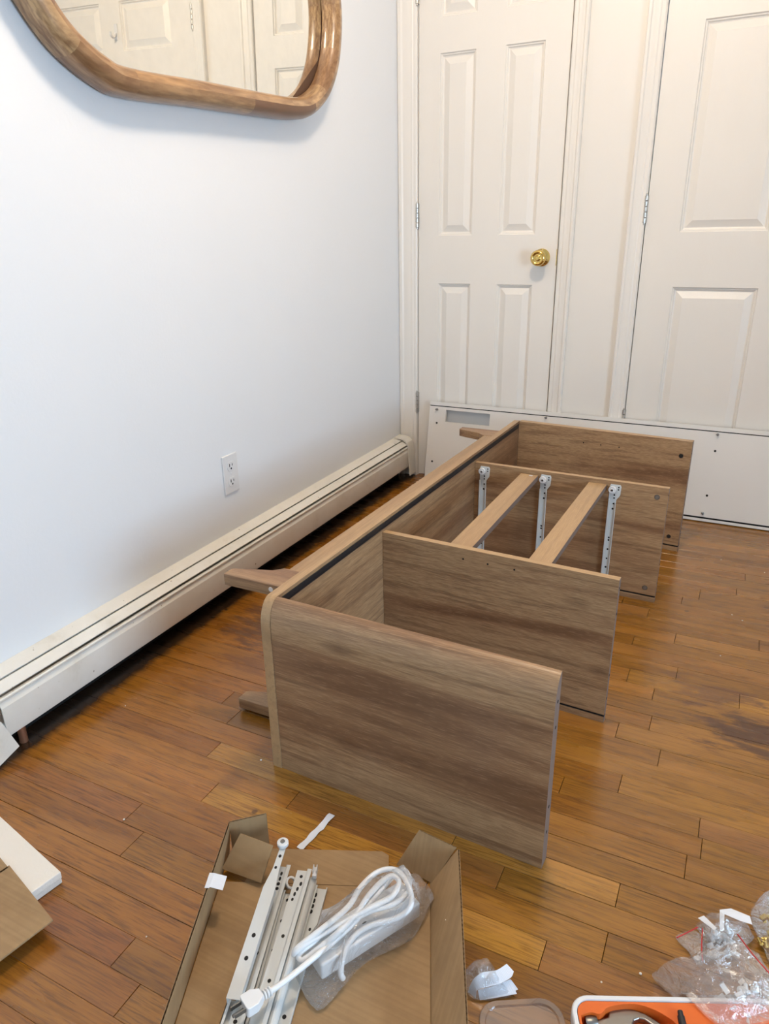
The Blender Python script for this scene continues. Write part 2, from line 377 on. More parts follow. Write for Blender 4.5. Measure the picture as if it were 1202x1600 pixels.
# ---------------------------------------------------------------- doors
def door(name, X, xs, zs, hx, hinges):
    b = MB(); x0, x1 = X; z0, z1 = .006, DH
    cols = [x0]+xs+[x1]; rows = [z0]+zs+[z1]
    for i in range(len(cols)-1):
        for j in range(len(rows)-1):
            a, c, p, q = cols[i], cols[i+1], rows[j], rows[j+1]
            if i % 2 == 1 and j % 2 == 1:
                rings = [(0, 0), (.003, .005), (.0065, .0055), (.0095, .0105), (.0135, .012), (.036, .0025), (.037, .0020)]
                prev = None
                for ins, d in rings:
                    R = [(a+ins, d, p+ins), (c-ins, d, p+ins), (c-ins, d, q-ins), (a+ins, d, q-ins)]
                    if prev: b.add(prev+R, [(k, (k+1) % 4, 4+(k+1) % 4, 4+k) for k in range(4)])
                    prev = R
                b.add(prev, [(0, 1, 2, 3)])
            else: b.add([(a, 0, p), (c, 0, p), (c, 0, q), (a, 0, q)], [(0, 1, 2, 3)])
    b.add([(x0, 0, z0), (x1, 0, z0), (x1, .035, z0), (x0, .035, z0), (x0, 0, z1), (x1, 0, z1), (x1, .035, z1), (x0, .035, z1)],
          [(0, 1, 2, 3), (4, 5, 6, 7), (1, 2, 6, 5), (2, 3, 7, 6), (3, 0, 4, 7)])
    o = struct(b.build(name, m_door, loc=((x0+x1)/2, 0, 0)))
    for hz in hinges:
        h = MB()
        for k in range(5):
            h.lathe([(0, .0045), (.001, .0062), (.0155, .0062), (.0165, .0045)], (hx, -.0075, hz+k*.0178), (0, 0, 1), 12)
        h.lathe([(-.006, .002), (-.004, .004), (0, .004)], (hx, -.0075, hz), (0, 0, 1), 12)
        h.lathe([(0, .004), (.004, .004), (.006, .002)], (hx, -.0075, hz+.0885), (0, 0, 1), 12)
        h.box((hx, -.0035, hz+.001), (hx+.008, -.0005, hz+.088))
        h.build('hinge', m_hinge, o, smooth=True, autos=40)
    return o
ZS = [.235, .8228, 1.0026, 1.621, 1.7318, 1.915]
d1 = door('door_1', D1, [.1667, .3046, .4133, .5535], ZS, .0775, (.287, 1.034, 1.7806))
d2 = door('door_2', D2, [1.0567, 1.3285, 1.4405, 1.712], ZS, .9385, (.287, 1.034, 1.7806))
MB().lathe([(0, .030), (.003, .032), (.006, .031), (.009, .018), (.012, .012), (.030, .011), (.034, .017), (.040, .025), (.050, .0285), (.058, .0275),
            (.062, .023), (.0625, .021), (.060, .019), (.0585, .012), (.0595, .009), (.062, .008), (.0625, .006), (.0625, .001)],
           (.585, 0, .921), (0, -1, 0), 32).build('door_knob', m_brass, d1, smooth=True, autos=50)
MB().box((D1[1]-.003, -.0008, .893), (D1[1]-.0005, .02, .950)).build('latch_plate', m_brass, d1)
hk = MB().box((1.348, -.004, 1.775), (1.366, 0, 1.835)).tube(catmull([(1.357, -.004, 1.80), (1.357, -.020, 1.782), (1.357, -.034, 1.785), (1.357, -.038, 1.80)], 5), .005, 10)
hk.build('coat_hook', m_plastic, d2, bevel=.002)
# casings
def casing(name, xin, xout, z0=0, header=None):
    s = 1 if xout > xin else -1; W = abs(xout-xin)
    pr = [(0, 0), (0, -.007), (.004, -.010), (.014, -.010), (.018, -.0125), (.026, -.0125), (.031, -.0145), (.60*W, -.015), (.72*W, -.016), (.80*W, -.0205), (.93*W, -.0215), (W, -.017), (W, 0)]
    b = MB().prism([(xin+s*a, y, z0) for a, y in pr], (0, 0, DH+.006-z0))
    return struct(b.build(name, m_trim, smooth=True, autos=25))
casing('trim_1', .0775, .0005); casing('trim_2', .6465, .7005); casing('trim_3', .9390, .8830); casing('trim_4', 1.829, 1.90)
def header(name, x0, x1):
    pr = [(0, 0), (0, -.007), (.004, -.010), (.018, -.0125), (.031, -.0145), (.043, -.0205), (.055, -.0205), (.06, -.017), (.06, 0)]
    struct(MB().prism([(x0, y, DH+.0065+a) for a, y in pr], (x1-x0, 0, 0)).build(name, m_trim))
header('trim_5', .0005, .7005); header('trim_6', .883, 1.90)
struct(MB().box((1.905, -.014, 0), (RX, 0, .10)).build('baseboard_back', m_trim, bevel=.003))
struct(MB().box((RX-.014, RY+.02, 0), (RX, -.02, .10)).build('baseboard_right', m_trim, bevel=.003))
# ---------------------------------------------------------------- ceiling lamp (above the view, gives the warm light)
cl = thing('ceiling_lamp', 'round flush ceiling lamp with warm glowing glass under the white ceiling', 'lamp', (LAMP.x, LAMP.y, RZ))
MB().lathe([(0, .10), (.02, .12), (.03, .11)], (LAMP.x, LAMP.y, RZ), (0, 0, -1), 32).build('lamp_base', m_brass, cl, smooth=True, autos=40)
# ---------------------------------------------------------------- baseboard heater
ht = thing('baseboard_heater', 'long off-white baseboard heater running along the foot of the left wall', 'heater', (.035, -1.3, 0))
HY0, HY1 = -2.075, -.045
def strip(name, prof, y0, y1, mat, par, **kw):
    return MB().prism([(x, y0, z) for x, z in prof], (0, y1-y0, 0)).build(name, mat, par, **kw)
strip('top_plate', [(0.0005, .181), (.036, .1725), (.036, .1705), (.002, .179), (.002, .03), (.0005, .03)], HY0, HY1, m_heater, ht)
strip('damper', [(.034, .1665), (.040, .1690), (.0640, .1575), (.0640, .1555), (.040, .1665), (.034, .1640)], HY0, HY1-.01, m_heater, ht)
strip('front_cover', [(.060, .1475), (.0665, .1480), (.069, .1455), (.0685, .142), (.0650, .138), (.0655, .132), (.0690, .126), (.0685, .062), (.066, .056),
                      (.060, .055), (.060, .057), (.065, .059), (.0665, .063), (.0665, .125), (.0625, .137), (.066, .1445), (.060, .146)], HY0, HY1-.01, m_heater, ht, smooth=True, autos=30)
fp = MB().tube([(.034, HY0+.06, .095), (.034, HY1-.05, .095)], .010, 12).build('pipe', m_copper, ht, smooth=True, autos=40)
b = MB()
for k in range(150): b.box((.012, HY0+.25+k*.011, .055), (.054, HY0+.2504+k*.011, .10))
b.build('fins', m_dark, ht)['kind'] = 'stuff'
MB().tube([(.036, HY0+.05, .0), (.036, HY0+.05, .10)], .009, 12).build('pipe', m_copper, ht, smooth=True, autos=40)
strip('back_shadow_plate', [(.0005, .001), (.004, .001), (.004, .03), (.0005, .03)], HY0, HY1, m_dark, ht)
# rounded end cap by the door
pr = [(.0, .183), (.030, .183), (.050, .178), (.064, .166), (.070, .150), (.0735, .10), (.080, .020), (.076, .018), (.070, .10), (.066, .150), (.060, .163), (.048, .1735), (.030, .179), (0, .179)]
b = MB().prism([(x, -.085, z) for x, z in pr], (0, .060, 0)); b.box((0.001, -.028, .02), (.070, -.024, .155))
b.build('end_cap', m_heater, ht, smooth=True, autos=25)
# loose end plate at the near end
tag(MB().prism([(.074, -2.60, .012), (.074, -2.12, .012), (.074, -2.062, .028), (.074, -2.086, .105), (.072, -2.11, .135), (.072, -2.60, .135)], (.0025, 0, 0)).build('heater_splice_plate', m_heater),
    'pale metal splice plate hanging askew at the near end of the heater', 'metal plate')
# ---------------------------------------------------------------- wall outlet
ot = thing('wall_outlet', 'white duplex power outlet on the left wall above the heater', 'outlet', (0, -1.204, .300))
MB().box((.0002, -1.239, .3), (.0055, -1.171, .418)).build('cover_plate', m_plastic, ot, bevel=.0025, segs=3)
for zc in (.383, .335):
    P = [(.0056, -1.205+.0175*math.cos(a)*1.0, zc+max(-.0135, min(.0135, .0175*math.sin(a)))) for a in [2*math.pi*k/28 for k in range(28)]]
    sk = MB().prism(P, (.0018, 0, 0)).build('socket', m_plastic, ot, bevel=.0006)
    b = MB()
    b.box((.0074, -1.2135, zc-.001), (.0078, -1.2105, zc+.008)); b.box((.0074, -1.2005, zc-.000), (.0078, -1.198, zc+.007))
    b.lathe([(0, .0028), (.0004, .0028)], (.0074, -1.2055, zc-.007), (1, 0, 0), 12)
    b.build('slots', m_hole, sk)['kind'] = 'stuff'
MB().lathe([(0, .003), (.001, .0025)], (.0055, -1.205, .359), (1, 0, 0), 12).build('screw', m_plastic, ot)
# ---------------------------------------------------------------- mirror
OUT = [(-1.453, 1.300), (-1.21, 1.311), (-.95, 1.321), (-.80, 1.330), (-.712, 1.350), (-.622, 1.405), (-.556, 1.494), (-.527, 1.602), (-.530, 1.70), (-.56, 1.84), (-.64, 1.96), (-.77, 2.04),
       (-.96, 2.085), (-1.22, 2.105), (-1.48, 2.09), (-1.68, 2.01), (-1.80, 1.87), (-1.825, 1.70), (-1.780, 1.55), (-1.700, 1.430), (-1.633, 1.359), (-1.54, 1.313)]
def closed(P, n=6):
    N = len(P); P = [Vector((0, a, z)) for a, z in P]; out = []
    for i in range(N):
        a, b_, c, d = P[i-1], P[i], P[(i+1) % N], P[(i+2) % N]
        for k in range(n):
            t = k/n; out.append(.5*((2*b_)+(c-a)*t+(2*a-5*b_+4*c-d)*t*t+(3*b_-a-3*c+d)*t**3))
    return out
OL = closed(OUT, 6); NO = len(OL)
mr = thing('wall_mirror', 'large pebble-shaped mirror in a thick mango-wood frame high on the left wall', 'mirror', (0, -1.15, 1.30))
nrm = []
for i in range(NO):
    t = (OL[(i+1) % NO]-OL[i-1]).normalized(); nrm.append(Vector((0, -t.z, t.y)))
cen = Vector((0, -1.17, 1.7))
if (cen-OL[0]).dot(nrm[0]) < 0: nrm = [-n for n in nrm]
for _ in range(6): nrm = [(nrm[i-1]+nrm[i]*2+nrm[(i+1) % NO]).normalized() for i in range(NO)]
PROF = [(.001, .010), (0, .018), (.000, .036), (.003, .048), (.010, .058), (.020, .0645), (.032, .0655), (.044, .061), (.052, .053), (.056, .044), (.057, .020), (.052, .012), (.02, .010)]
PA = PROF[:7]+[(.032, .012), (.02, .010)]; PB = PROF[6:12]+[(.0325, .012)]
def frame_seg(i0, i1, PROF):
    b = MB(); n = len(PROF); vs = []
    for i in range(i0, i1+1):
        k = i % NO
        for o_, x in PROF: p = OL[k]+nrm[k]*o_; vs.append((x, p.y, p.z))
    L = i1-i0; fs = []
    for i in range(L):
        for k in range(n): fs.append((i*n+k, i*n+(k+1) % n, (i+1)*n+(k+1) % n, (i+1)*n+k))
    fs += [tuple(range(n)), tuple(L*n+k for k in range(n))]
    return b.add(vs, fs)
cuts = [0, 10, 24, 33, 40, 49, 60, 68, 78, 88, 96, 104, 113, 121, NO]
cuts = [c for c in cuts if c <= NO]
cutb = [0, 5, 16, 29, 38, 46, 54, 66, 74, 84, 92, 100, 108, 116, 126, NO]
for cs_, pr_ in ((cuts, PA), ([c for c in cutb if c <= NO], PB)):
    for a, q in zip(cs_, cs_[1:]): frame_seg(a, q, pr_).build('frame_block', m_mango, mr, smooth=True, autos=50)
b = MB(); pts = [OL[k]+nrm[k]*.054 for k in range(NO)]
b.prism([(.017-.013*(p.y+1.17)+.017*(p.z-1.7), p.y, p.z) for p in pts], (.003, 0, 0)); b.build('mirror_glass', m_mirror, mr)
b = MB(); pts = [OL[k]+nrm[k]*.012 for k in range(NO)]
b.prism([(.001, p.y, p.z) for p in pts], (.0085, 0, 0)); b.build('back_board', flat('dark_backing', lin(92, 66, 48), .7), mr)
# ---------------------------------------------------------------- unfinished cabinet lying on its back
cab = thing('sideboard_carcass', 'half-built oak-laminate sideboard lying on its back on the floor, legs towards the heater', 'cabinet', (.85, -1.1, 0))
H, H2 = .382, .352
def bx_(y): return .573+.0262*(y+1.853)     # outer face of the long base panel
TB = .0205
def profile(y0, y1, h, r0, r1, z0=0, rz=.054, ry=.028):
    """y-z outline with rounded top corners at the y0 and y1 ends"""
    P = [(y1, z0), (y0, z0)]
    if r0: P += [(y0+ry*(1-math.cos(a)), h-rz*(1-math.sin(a))) for a in [math.pi/2*k/10 for k in range(11)]]
    else: P += [(y0, h)]
    if r1: P += [(y1-ry*(1-math.cos(a)), h-rz*(1-math.sin(a))) for a in [math.pi/2*k/7 for k in range(7, -1, -1)]]
    else: P += [(y1, h)]
    return P
YN, YF = -1.856, -.318
b = MB(); pf = profile(YN, YF, H, 1, 1, ry=.032)
A = [(bx_(y), y, z) for y, z in pf]; B = [(bx_(y)+TB, y, z) for y, z in pf]; n = len(A)
fs = [tuple(range(n)), tuple(range(2*n-1, n-1, -1))]; b.add(A+B, fs, 0)
b.add(A+B, [(i, (i+1) % n, n+(i+1) % n, n+i) for i in range(n)], 1)
b.build('base_panel', [m_lamy, m_edgey], cab)
# black sealing strip in the base panel near its top edge
b = MB()
for (za, zb, dx) in ((.3655, .3745, .0022), (.3590, .3640, .0012)):
    b.prism([(bx_(YN+.03)+TB-.0005, YN+.032, za), (bx_(YN+.03)+TB+dx, YN+.032, za), (bx_(YN+.03)+TB+dx, YN+.032, zb), (bx_(YN+.03)+TB-.0005, YN+.032, zb)],
            Vector((bx_(YF-.05)-bx_(YN+.03), YF-.05-(YN+.03), 0)))
b.build('seal_strip', m_rubber, cab)
def panel(name, L0, R0, th, h, rounded=False, groove=True):
    """cross panel from left point L0 to right point R0 (front face, towards camera), thickness th away from camera"""
    L0 = Vector((L0[0], L0[1], 0)); R0 = Vector((R0[0], R0[1], 0)); d = (R0-L0).normalized(); nn = Vector((-d.y, d.x, 0)); Ln = (R0-L0).length
    if rounded:
        P = profile(0, th, h, rounded == 1, rounded == 2, ry=min(th-.0015, .030))
    else:
        P = [(th, 0), (0, 0)] + ([(0, .0160), (.009, .0160), (.009, .0205), (0, .0205)] if groove else []) + [(0, h), (th, h)]
    n = len(P); A = [L0+nn*y+Vector((0, 0, z)) for y, z in P]; B = [p+d*Ln for p in A]; b = MB()
    for i in range(n):
        j = (i+1) % n; top = abs(P[i][1]-h) < 1e-6 and abs(P[j][1]-h) < 1e-6
        gv = (not rounded) and .0159 < P[i][1] < .0206 and .0159 < P[j][1] < .0206  # groove faces go near-black: the shade inside is put into the colour
        b.add([A[i], A[j], B[j], B[i]], [(0, 1, 2, 3)], 3 if gv else (1 if (top and not rounded) else 0))
    b.add(A, [tuple(range(n))], 2); b.add(B, [tuple(range(n))], 2)
    # weld
    o = b.build(name, [m_lamx, m_edgex, m_core, m_hole], cab)
    bm = bmesh.new(); bm.from_mesh(o.data); bmesh.ops.remove_doubles(bm, verts=bm.verts, dist=1e-6); bmesh.ops.recalc_face_normals(bm, faces=bm.faces); bm.to_mesh(o.data); bm.free()
    if rounded:
        o.data.polygons.foreach_set('use_smooth', [True]*len(o.data.polygons)); o.data.set_sharp_from_angle(angle=math.radians(30))
    return o, L0, d, nn
g = bx_
pn, L0, dn, nn0 = panel('side_panel', (g(-1.85)+TB+.0006, -1.8545), (1.136, -1.8735), .0285, H, rounded=1)
p1, L1, dd1, n1 = panel('divider', (g(-1.40)+TB+.0006, -1.405), (1.158, -1.432), .0165, H2)
p2, L2, dd2, n2 = panel('divider', (g(-.79)+TB+.0006, -.792), (1.189, -.812), .0165, H2)
pf_, L3, dd3, n3 = panel('side_panel', (g(-.36)+TB+.0006, -.360), (1.2135, -.408), .0235, H)
def disc(par, L, d, nn, x, z, r, depth=.0006, mat=m_hole, name='hole', rim=None):
    s = (x-L.x)/d.x; p = L+d*s+Vector((0, 0, z))-nn*depth
    MB().lathe([(0, r), (depth+.0004, r)], p, nn, 16).build(name, mat, par)
    if rim: MB().lathe([(0, r+.0016), (depth+.0002, r+.0018)], p+nn*.0002, nn, 18).build('cam_ring', rim, par)
for x in (.815, .874, .936): disc(p1, L1, dd1, n1, x, .3265, .0022)
for x in (.868, .927, .988): disc(pf_, L3, dd3, n3, x, .334, .0022)
for x, z in ((1.160, .323), (1.159, .042)): disc(p2, L2, dd2, n2, x, z, .0058, mat=m_cam, rim=m_steel)
for x, z in ((1.184, .332), (1.181, .049)): disc(pf_, L3, dd3, n3, x, z, .0068, rim=m_lamy)
def endholes(par, R, d, nn, th, zs):
    for z in zs:
        p = Vector((R[0], R[1], z))+nn*(th*.5)
        MB().lathe([(0, .0028), (.0005, .0028)], p, d, 12).build('dowel_hole', m_hole, par)
endholes(pn, (1.136, -1.8735), dn, nn0, .0285, (.334, .285, .125, .07))
endholes(p1, (1.158, -1.432), dd1, n1, .0165, (.33, .27, .12, .06))
endholes(p2, (1.189, -.812), dd2, n2, .0165, (.33, .27, .12, .06))
endholes(pf_, (1.2135, -.408), dd3, n3, .0235, (.34, .29, .12, .06))
# two cross rails between the dividers
for xa, xb in (((.768, .822), (.772, .824)), ((.957, 1.008), (.972, 1.022))):
    ya, yb = -1.3925, -.8065
    P = [(xa[0], ya, .325), (xa[1], ya, .325), (xa[1], ya, .3405), (xa[0], ya, .3405)]; Q = [(xb[0], yb, .325), (xb[1], yb, .325), (xb[1], yb, .3405), (xb[0], yb, .3405)]
    sh = -.0262*0
    b = MB().add(P+Q, [(0, 1, 2, 3), (7, 6, 5, 4), (3, 2, 6, 7)], 0); b.add(P+Q, [(0, 1, 5, 4), (1, 2, 6, 5), (3, 0, 4, 7)], 1)
    b.build('cross_rail', [m_edgey, m_core], cab)
tag_bit = MB().box((.80, -.822, .3407), (.810, -.815, .3415)).build('paper_scrap', m_paper, cab)
# apron rail behind the base panel, legs
b = MB()
def ap(y): return bx_(y)-.0005
W = .066
for z0, z1, nm in ((.322, .350, 'apron'), (.006, .034, 'apron')):
    ya, yb = -1.700, -.44
    MB().add([(ap(ya)-W, ya, z0), (ap(ya), ya, z0), (ap(yb), yb, z0), (ap(yb)-W, yb, z0), (ap(ya)-W, ya, z1), (ap(ya), ya, z1), (ap(yb), yb, z1), (ap(yb)-W, yb, z1)],
             [(3, 2, 1, 0), (4, 5, 6, 7), (0, 1, 5, 4), (1, 2, 6, 5), (2, 3, 7, 6), (3, 0, 4, 7)]).build(nm, m_edgey, cab, bevel=.0015)
def leg(y0, s, z0, z1):
    """leg outline in plan; s=+1 flare towards +y, -1 towards -y"""
    P = [(.395, 0), (.395, .030), (.425, .042), (.466, .054), (.480, .058), (.497, .076), (.510, .078), (.5725, .078), (.5725, 0)]
    xo = bx_(y0)-.5725-.0008
    b = MB().prism([(x+xo, y0+s*y, z0) for x, y in P], (0, 0, z1-z0))
    o = b.build('leg', m_lamx, cab, bevel=.0015)
    MB().lathe([(0, .0055), (.0012, .005)], (.515+xo, y0-(.0002 if s > 0 else .078), (z0+z1)/2+.002), (0, -1, 0), 16).build('screw_cap', m_plastic, o)
leg(-1.742, 1, .325, .351); leg(-1.738, 1, .008, .034); leg(-.400, -1, .325, .351); leg(-.400, -1, .008, .034)
# drawer runners screwed to divider 2
def runner(parent_fn, mat=m_enamel, L=.34): pass
for xc in (.651, .842, 1.043):
    s = (xc-L2.x)/dd2.x; base = L2+dd2*s; e = dd2; out = -n2
    def P3(a, z, o_): return base+e*a+Vector((0, 0, z))+out*o_
    zt, zb = .343, .018
    out_prof = [(-.010, zb), (.009, zb), (.0095, .298), (.0185, .312), (.020, .338), (.017, zt), (-.0095, zt), (-.013, .334), (-.012, .310)]
    b = MB().prism([P3(a, z, .0003) for a, z in out_prof], out*.0014)
    b.prism([P3(-.0105, zb, .0003), P3(-.0095, zb, .0003), P3(-.0095, .30, .0003), P3(-.0105, .30, .0003)], out*.011)
    b.prism([P3(-.0105, zb, .0103), P3(-.005, zb, .0103), P3(-.005, .30, .0103), P3(-.0105, .30, .0103)], out*.001)
    b.prism([P3(.0085, zb, .0003), P3(.0095, zb, .0003), P3(.0095, .29, .0003), P3(.0085, .29, .0003)], out*.006)
    r = b.build('drawer_runner', m_enamel, cab)
    MB().lathe([(0, .004), (.003, .004), (.003, .0098), (.004, .0105), (.009, .0105), (.010, .0098), (.010, .004), (.0115, .0035)], P3(-.003, .329, .0018), out, 20).build('roller', m_plastic, r, smooth=True, autos=40)
    MB().lathe([(0, .0032), (.0006, .003)], P3(-.003, .329, .0133), out, 12).build('roller_pin', m_steel, r)
    h = MB()
    for a, z, rr in ((.003, .312, .0024), (.003, .303, .0024), (.003, .286, .0026), (.002, .270, .003), (.013, .336, .0022), (.013, .329, .0022), (0, .18, .0028), (0, .172, .0028), (0, .143, .0028), (0, .113, .0026), (0, .085, .003), (0, .055, .0026)):
        h.lathe([(0, rr), (.0004, rr)], P3(a, z, .0016), out, 10)
    h.build('screw_holes', m_hole, r)['kind'] = 'stuff'
# ---------------------------------------------------------------- long white panel leaning on the doors
wp = thing('white_board', 'long white lacquered furniture panel leaning on edge against both doors', 'board', (1.0, -.06, 0))
zt = .352; yb, yt = -.095, -.028    # front face bottom / top
def fy(z): return yb+(yt-yb)*z/zt
X0, X1 = .150, 1.98
TH = .016
b = MB(); dz = Vector((0, yt-yb, zt)).normalized(); nv = Vector((0, -dz.z, dz.y))
def WP(x, s, o_=0.): return Vector((x, yb, .0035))+dz*s+nv*o_      # s along height, o_ towards room
S = zt-.004
rg = [(0, .010, .0), (.010, .0160, -.008), (.0160, S-.018, 0), (S-.018, S-.0145, -.006), (S-.0145, S, 0)]
# cutout slot near left: build front skin in cells
cut = (.224, .419, .268, .318)
for s0, s1, o_ in rg:
    if o_ == 0 and s1-s0 > .1:
        xs = [X0, cut[0], cut[1], X1]; zs = [s0, cut[2], cut[3], s1]
        for i in range(3):
            for j in range(3):
                if i == 1 and j == 1: continue
                b.add([WP(xs[i], zs[j]), WP(xs[i+1], zs[j]), WP(xs[i+1], zs[j+1]), WP(xs[i], zs[j+1])], [(0, 1, 2, 3)])
        c = [WP(cut[0], cut[2]), WP(cut[1], cut[2]), WP(cut[1], cut[3]), WP(cut[0], cut[3])]; d = [p-nv*TH for p in c]
        b.add(c+d, [(k, (k+1) % 4, 4+(k+1) % 4, 4+k) for k in range(4)])
    else:
        b.add([WP(X0, s0, o_), WP(X1, s0, o_), WP(X1, s1, o_), WP(X0, s1, o_)], [(0, 1, 2, 3)], 1 if o_ else 0)
        if o_: b.add([WP(X0, s0, o_), WP(X1, s0, o_), WP(X1, s0, 0), WP(X0, s0, 0), WP(X0, s1, o_), WP(X1, s1, o_), WP(X1, s1, 0), WP(X0, s1, 0)], [(0, 1, 2, 3), (4, 5, 6, 7)], 1)
bk = [WP(X0, 0, -TH), WP(X1, 0, -TH), WP(X1, S, -TH), WP(X0, S, -TH)]; fr = [WP(X0, 0), WP(X1, 0), WP(X1, S), WP(X0, S)]
b.add(fr+bk, [(k, (k+1) % 4, 4+(k+1) % 4, 4+k) for k in range(4)])
xs = [X0, cut[0], cut[1], X1]; zs = [0, cut[2], cut[3], S]
for i in range(3):
    for j in range(3):
        if not (i == 1 and j == 1): b.add([WP(xs[i], zs[j], -TH), WP(xs[i+1], zs[j], -TH), WP(xs[i+1], zs[j+1], -TH), WP(xs[i], zs[j+1], -TH)], [(0, 1, 2, 3)])
b.build('panel', [m_white, m_dark], wp)
MB().obox(WP(cut[0]-.006, cut[2]-.006, -TH-.0012), (cut[1]-cut[0]+.012, 0, 0), dz*(cut[3]-cut[2]+.012), -nv*.001).build('slot_backing', m_acrylic, wp)
for x, z in ((.187, .260), (.180, .094), (1.276, .262), (1.273, .097)):
    MB().lathe([(0, .0042), (.0006, .0042)], WP(x, z, .0001), nv, 14).build('hole', m_hole, wp)
for x, z in ((.184, .317), (.650, .325), (1.276, .322), (1.268, .030)):
    b = MB().lathe([(0, .0048), (.002, .0048), (.003, .0028), (.010, .0026), (.011, .004), (.013, .004), (.0135, .002)], WP(x, z, .0001), nv, 14)
    b.build('dowel_pin', m_steel, wp, smooth=True, autos=40)
# ---------------------------------------------------------------- cardboard tray
A23 = math.radians(23); U = Vector((math.cos(A23), math.sin(A23), 0)); V = Vector((math.sin(A23), -math.cos(A23), 0)); O = Vector((.650, -2.116, 0))
def ab(a, b_, z=0): return O+U*a+V*b_+Vector((0, 0, z))
def corr(b, o, a, h, t, pitch=.0075):
    """corrugated board: origin o, length vector a (flutes repeat along it), height vector h, thickness vector t"""
    o, a, h, t = map(Vector, (o, a, h, t)); sk = t*.14
    b.obox(o, a, h, sk, 0); b.obox(o+t-sk, a, h, sk, 0)
    n = max(4, int(a.length/pitch*4)); vs = []
    for i in range(n+1):
        s = .5+.34*math.sin(i/4*2*math.pi); p = o+a*(i/n)+t*s; vs += [p, p+h*.998]
    m_ = len(vs)
    vs += [v+t*.07 for v in vs]
    fs = []
    for i in range(n): fs += [(2*i, 2*i+2, 2*i+3, 2*i+1), (m_+2*i, m_+2*i+1, m_+2*i+3, m_+2*i+2), (2*i+1, 2*i+3, m_+2*i+3, m_+2*i+1)]
    b.add(vs, fs, 1)
bt = thing('cardboard_tray', 'open shallow corrugated cardboard box in the foreground holding metal runners', 'box', ab(.18, .25))
LB = .62; hb = .070; T = .0032
b = MB().obox(ab(0, .018, .0008), U*.352, V*(LB-.018), (0, 0, .003)); b.build('bottom_panel', m_card, bt)
b = MB(); corr(b, ab(-.002, -.045, .001), V*(LB+.04), Vector((0, 0, hb))+U*.008, -U*T); b.build('side_wall', [m_cardx, m_flute], bt)
b = MB(); corr(b, ab(.352, -.002, .001), V*(LB+.0), Vector((0, 0, hb))+U*.045, U*T); b.build('side_wall', [m_cardx, m_flute], bt)
# folded-out end flap lying on the floor beyond the crease
q = [ab(.040, .017, .0008), ab(.283, .017, .0008), ab(.280, -.048, .0008), ab(.268, -.056, .0008), ab(.06, -.054, .0008)]
MB().prism(q, (0, 0, .0032)).build('end_flap', m_card, bt, bevel=.0006)
b = MB(); corr(b, ab(.0045, -.045, .002), U*.060-V*.022, Vector((0, 0, hb)), V*T); b.build('corner_flap', [m_cardx, m_flute], bt)
fo = at(677, 1379, .003); fa = at(621, 1350, .003)-fo; fh = at(714, 1324, .071)-fo
b = MB(); corr(b, fo, fa, fh, fa.cross(fh).normalized()*(-T)); b.build('corner_flap', [m_cardx, m_flute], bt)
# inner corner flap leaning back over the crease
q = [at(348, 1357, .012), at(409, 1379, .012), at(436, 1322, .046), at(377, 1302, .064)]
nn = (q[1]-q[0]).cross(q[3]-q[0]).normalized()
q[2] = q[1]+(q[3]-q[0])*.97+(q[2]-q[1]-(q[3]-q[0])).project(q[1]-q[0])
MB().prism(q, nn*.003).build('inner_flap', m_card, bt)
# piece of white tape
tp = [at(325, 1369, .0735), at(350, 1370, .0735), at(349, 1393, .0735), at(324, 1391, .0735)]
P0 = ab(-.0065, .0, 0)
b = MB()
c0 = ab(.0, .098, hb+.0022); 
for (a0, z0_), (a1, z1_) in (((.010, hb-.0), (.0045, hb+.0018)), ((.0045, hb+.0018), (.0005, hb+.0018)), ((.0005, hb+.0018), (.030, hb-.006))):
    pass
b.obox(ab(.0005, .062, hb+.0016), U*.0075, V*.028, (0, 0, .0005)); b.obox(ab(.008, .062, hb+.0016), U*.020+Vector((0, 0, -.006)), V*.026, (0, 0, .0005))
tag(b.build('tape_piece', m_paper), 'small square of white tape stuck over the left rim of the cardboard tray', 'tape')
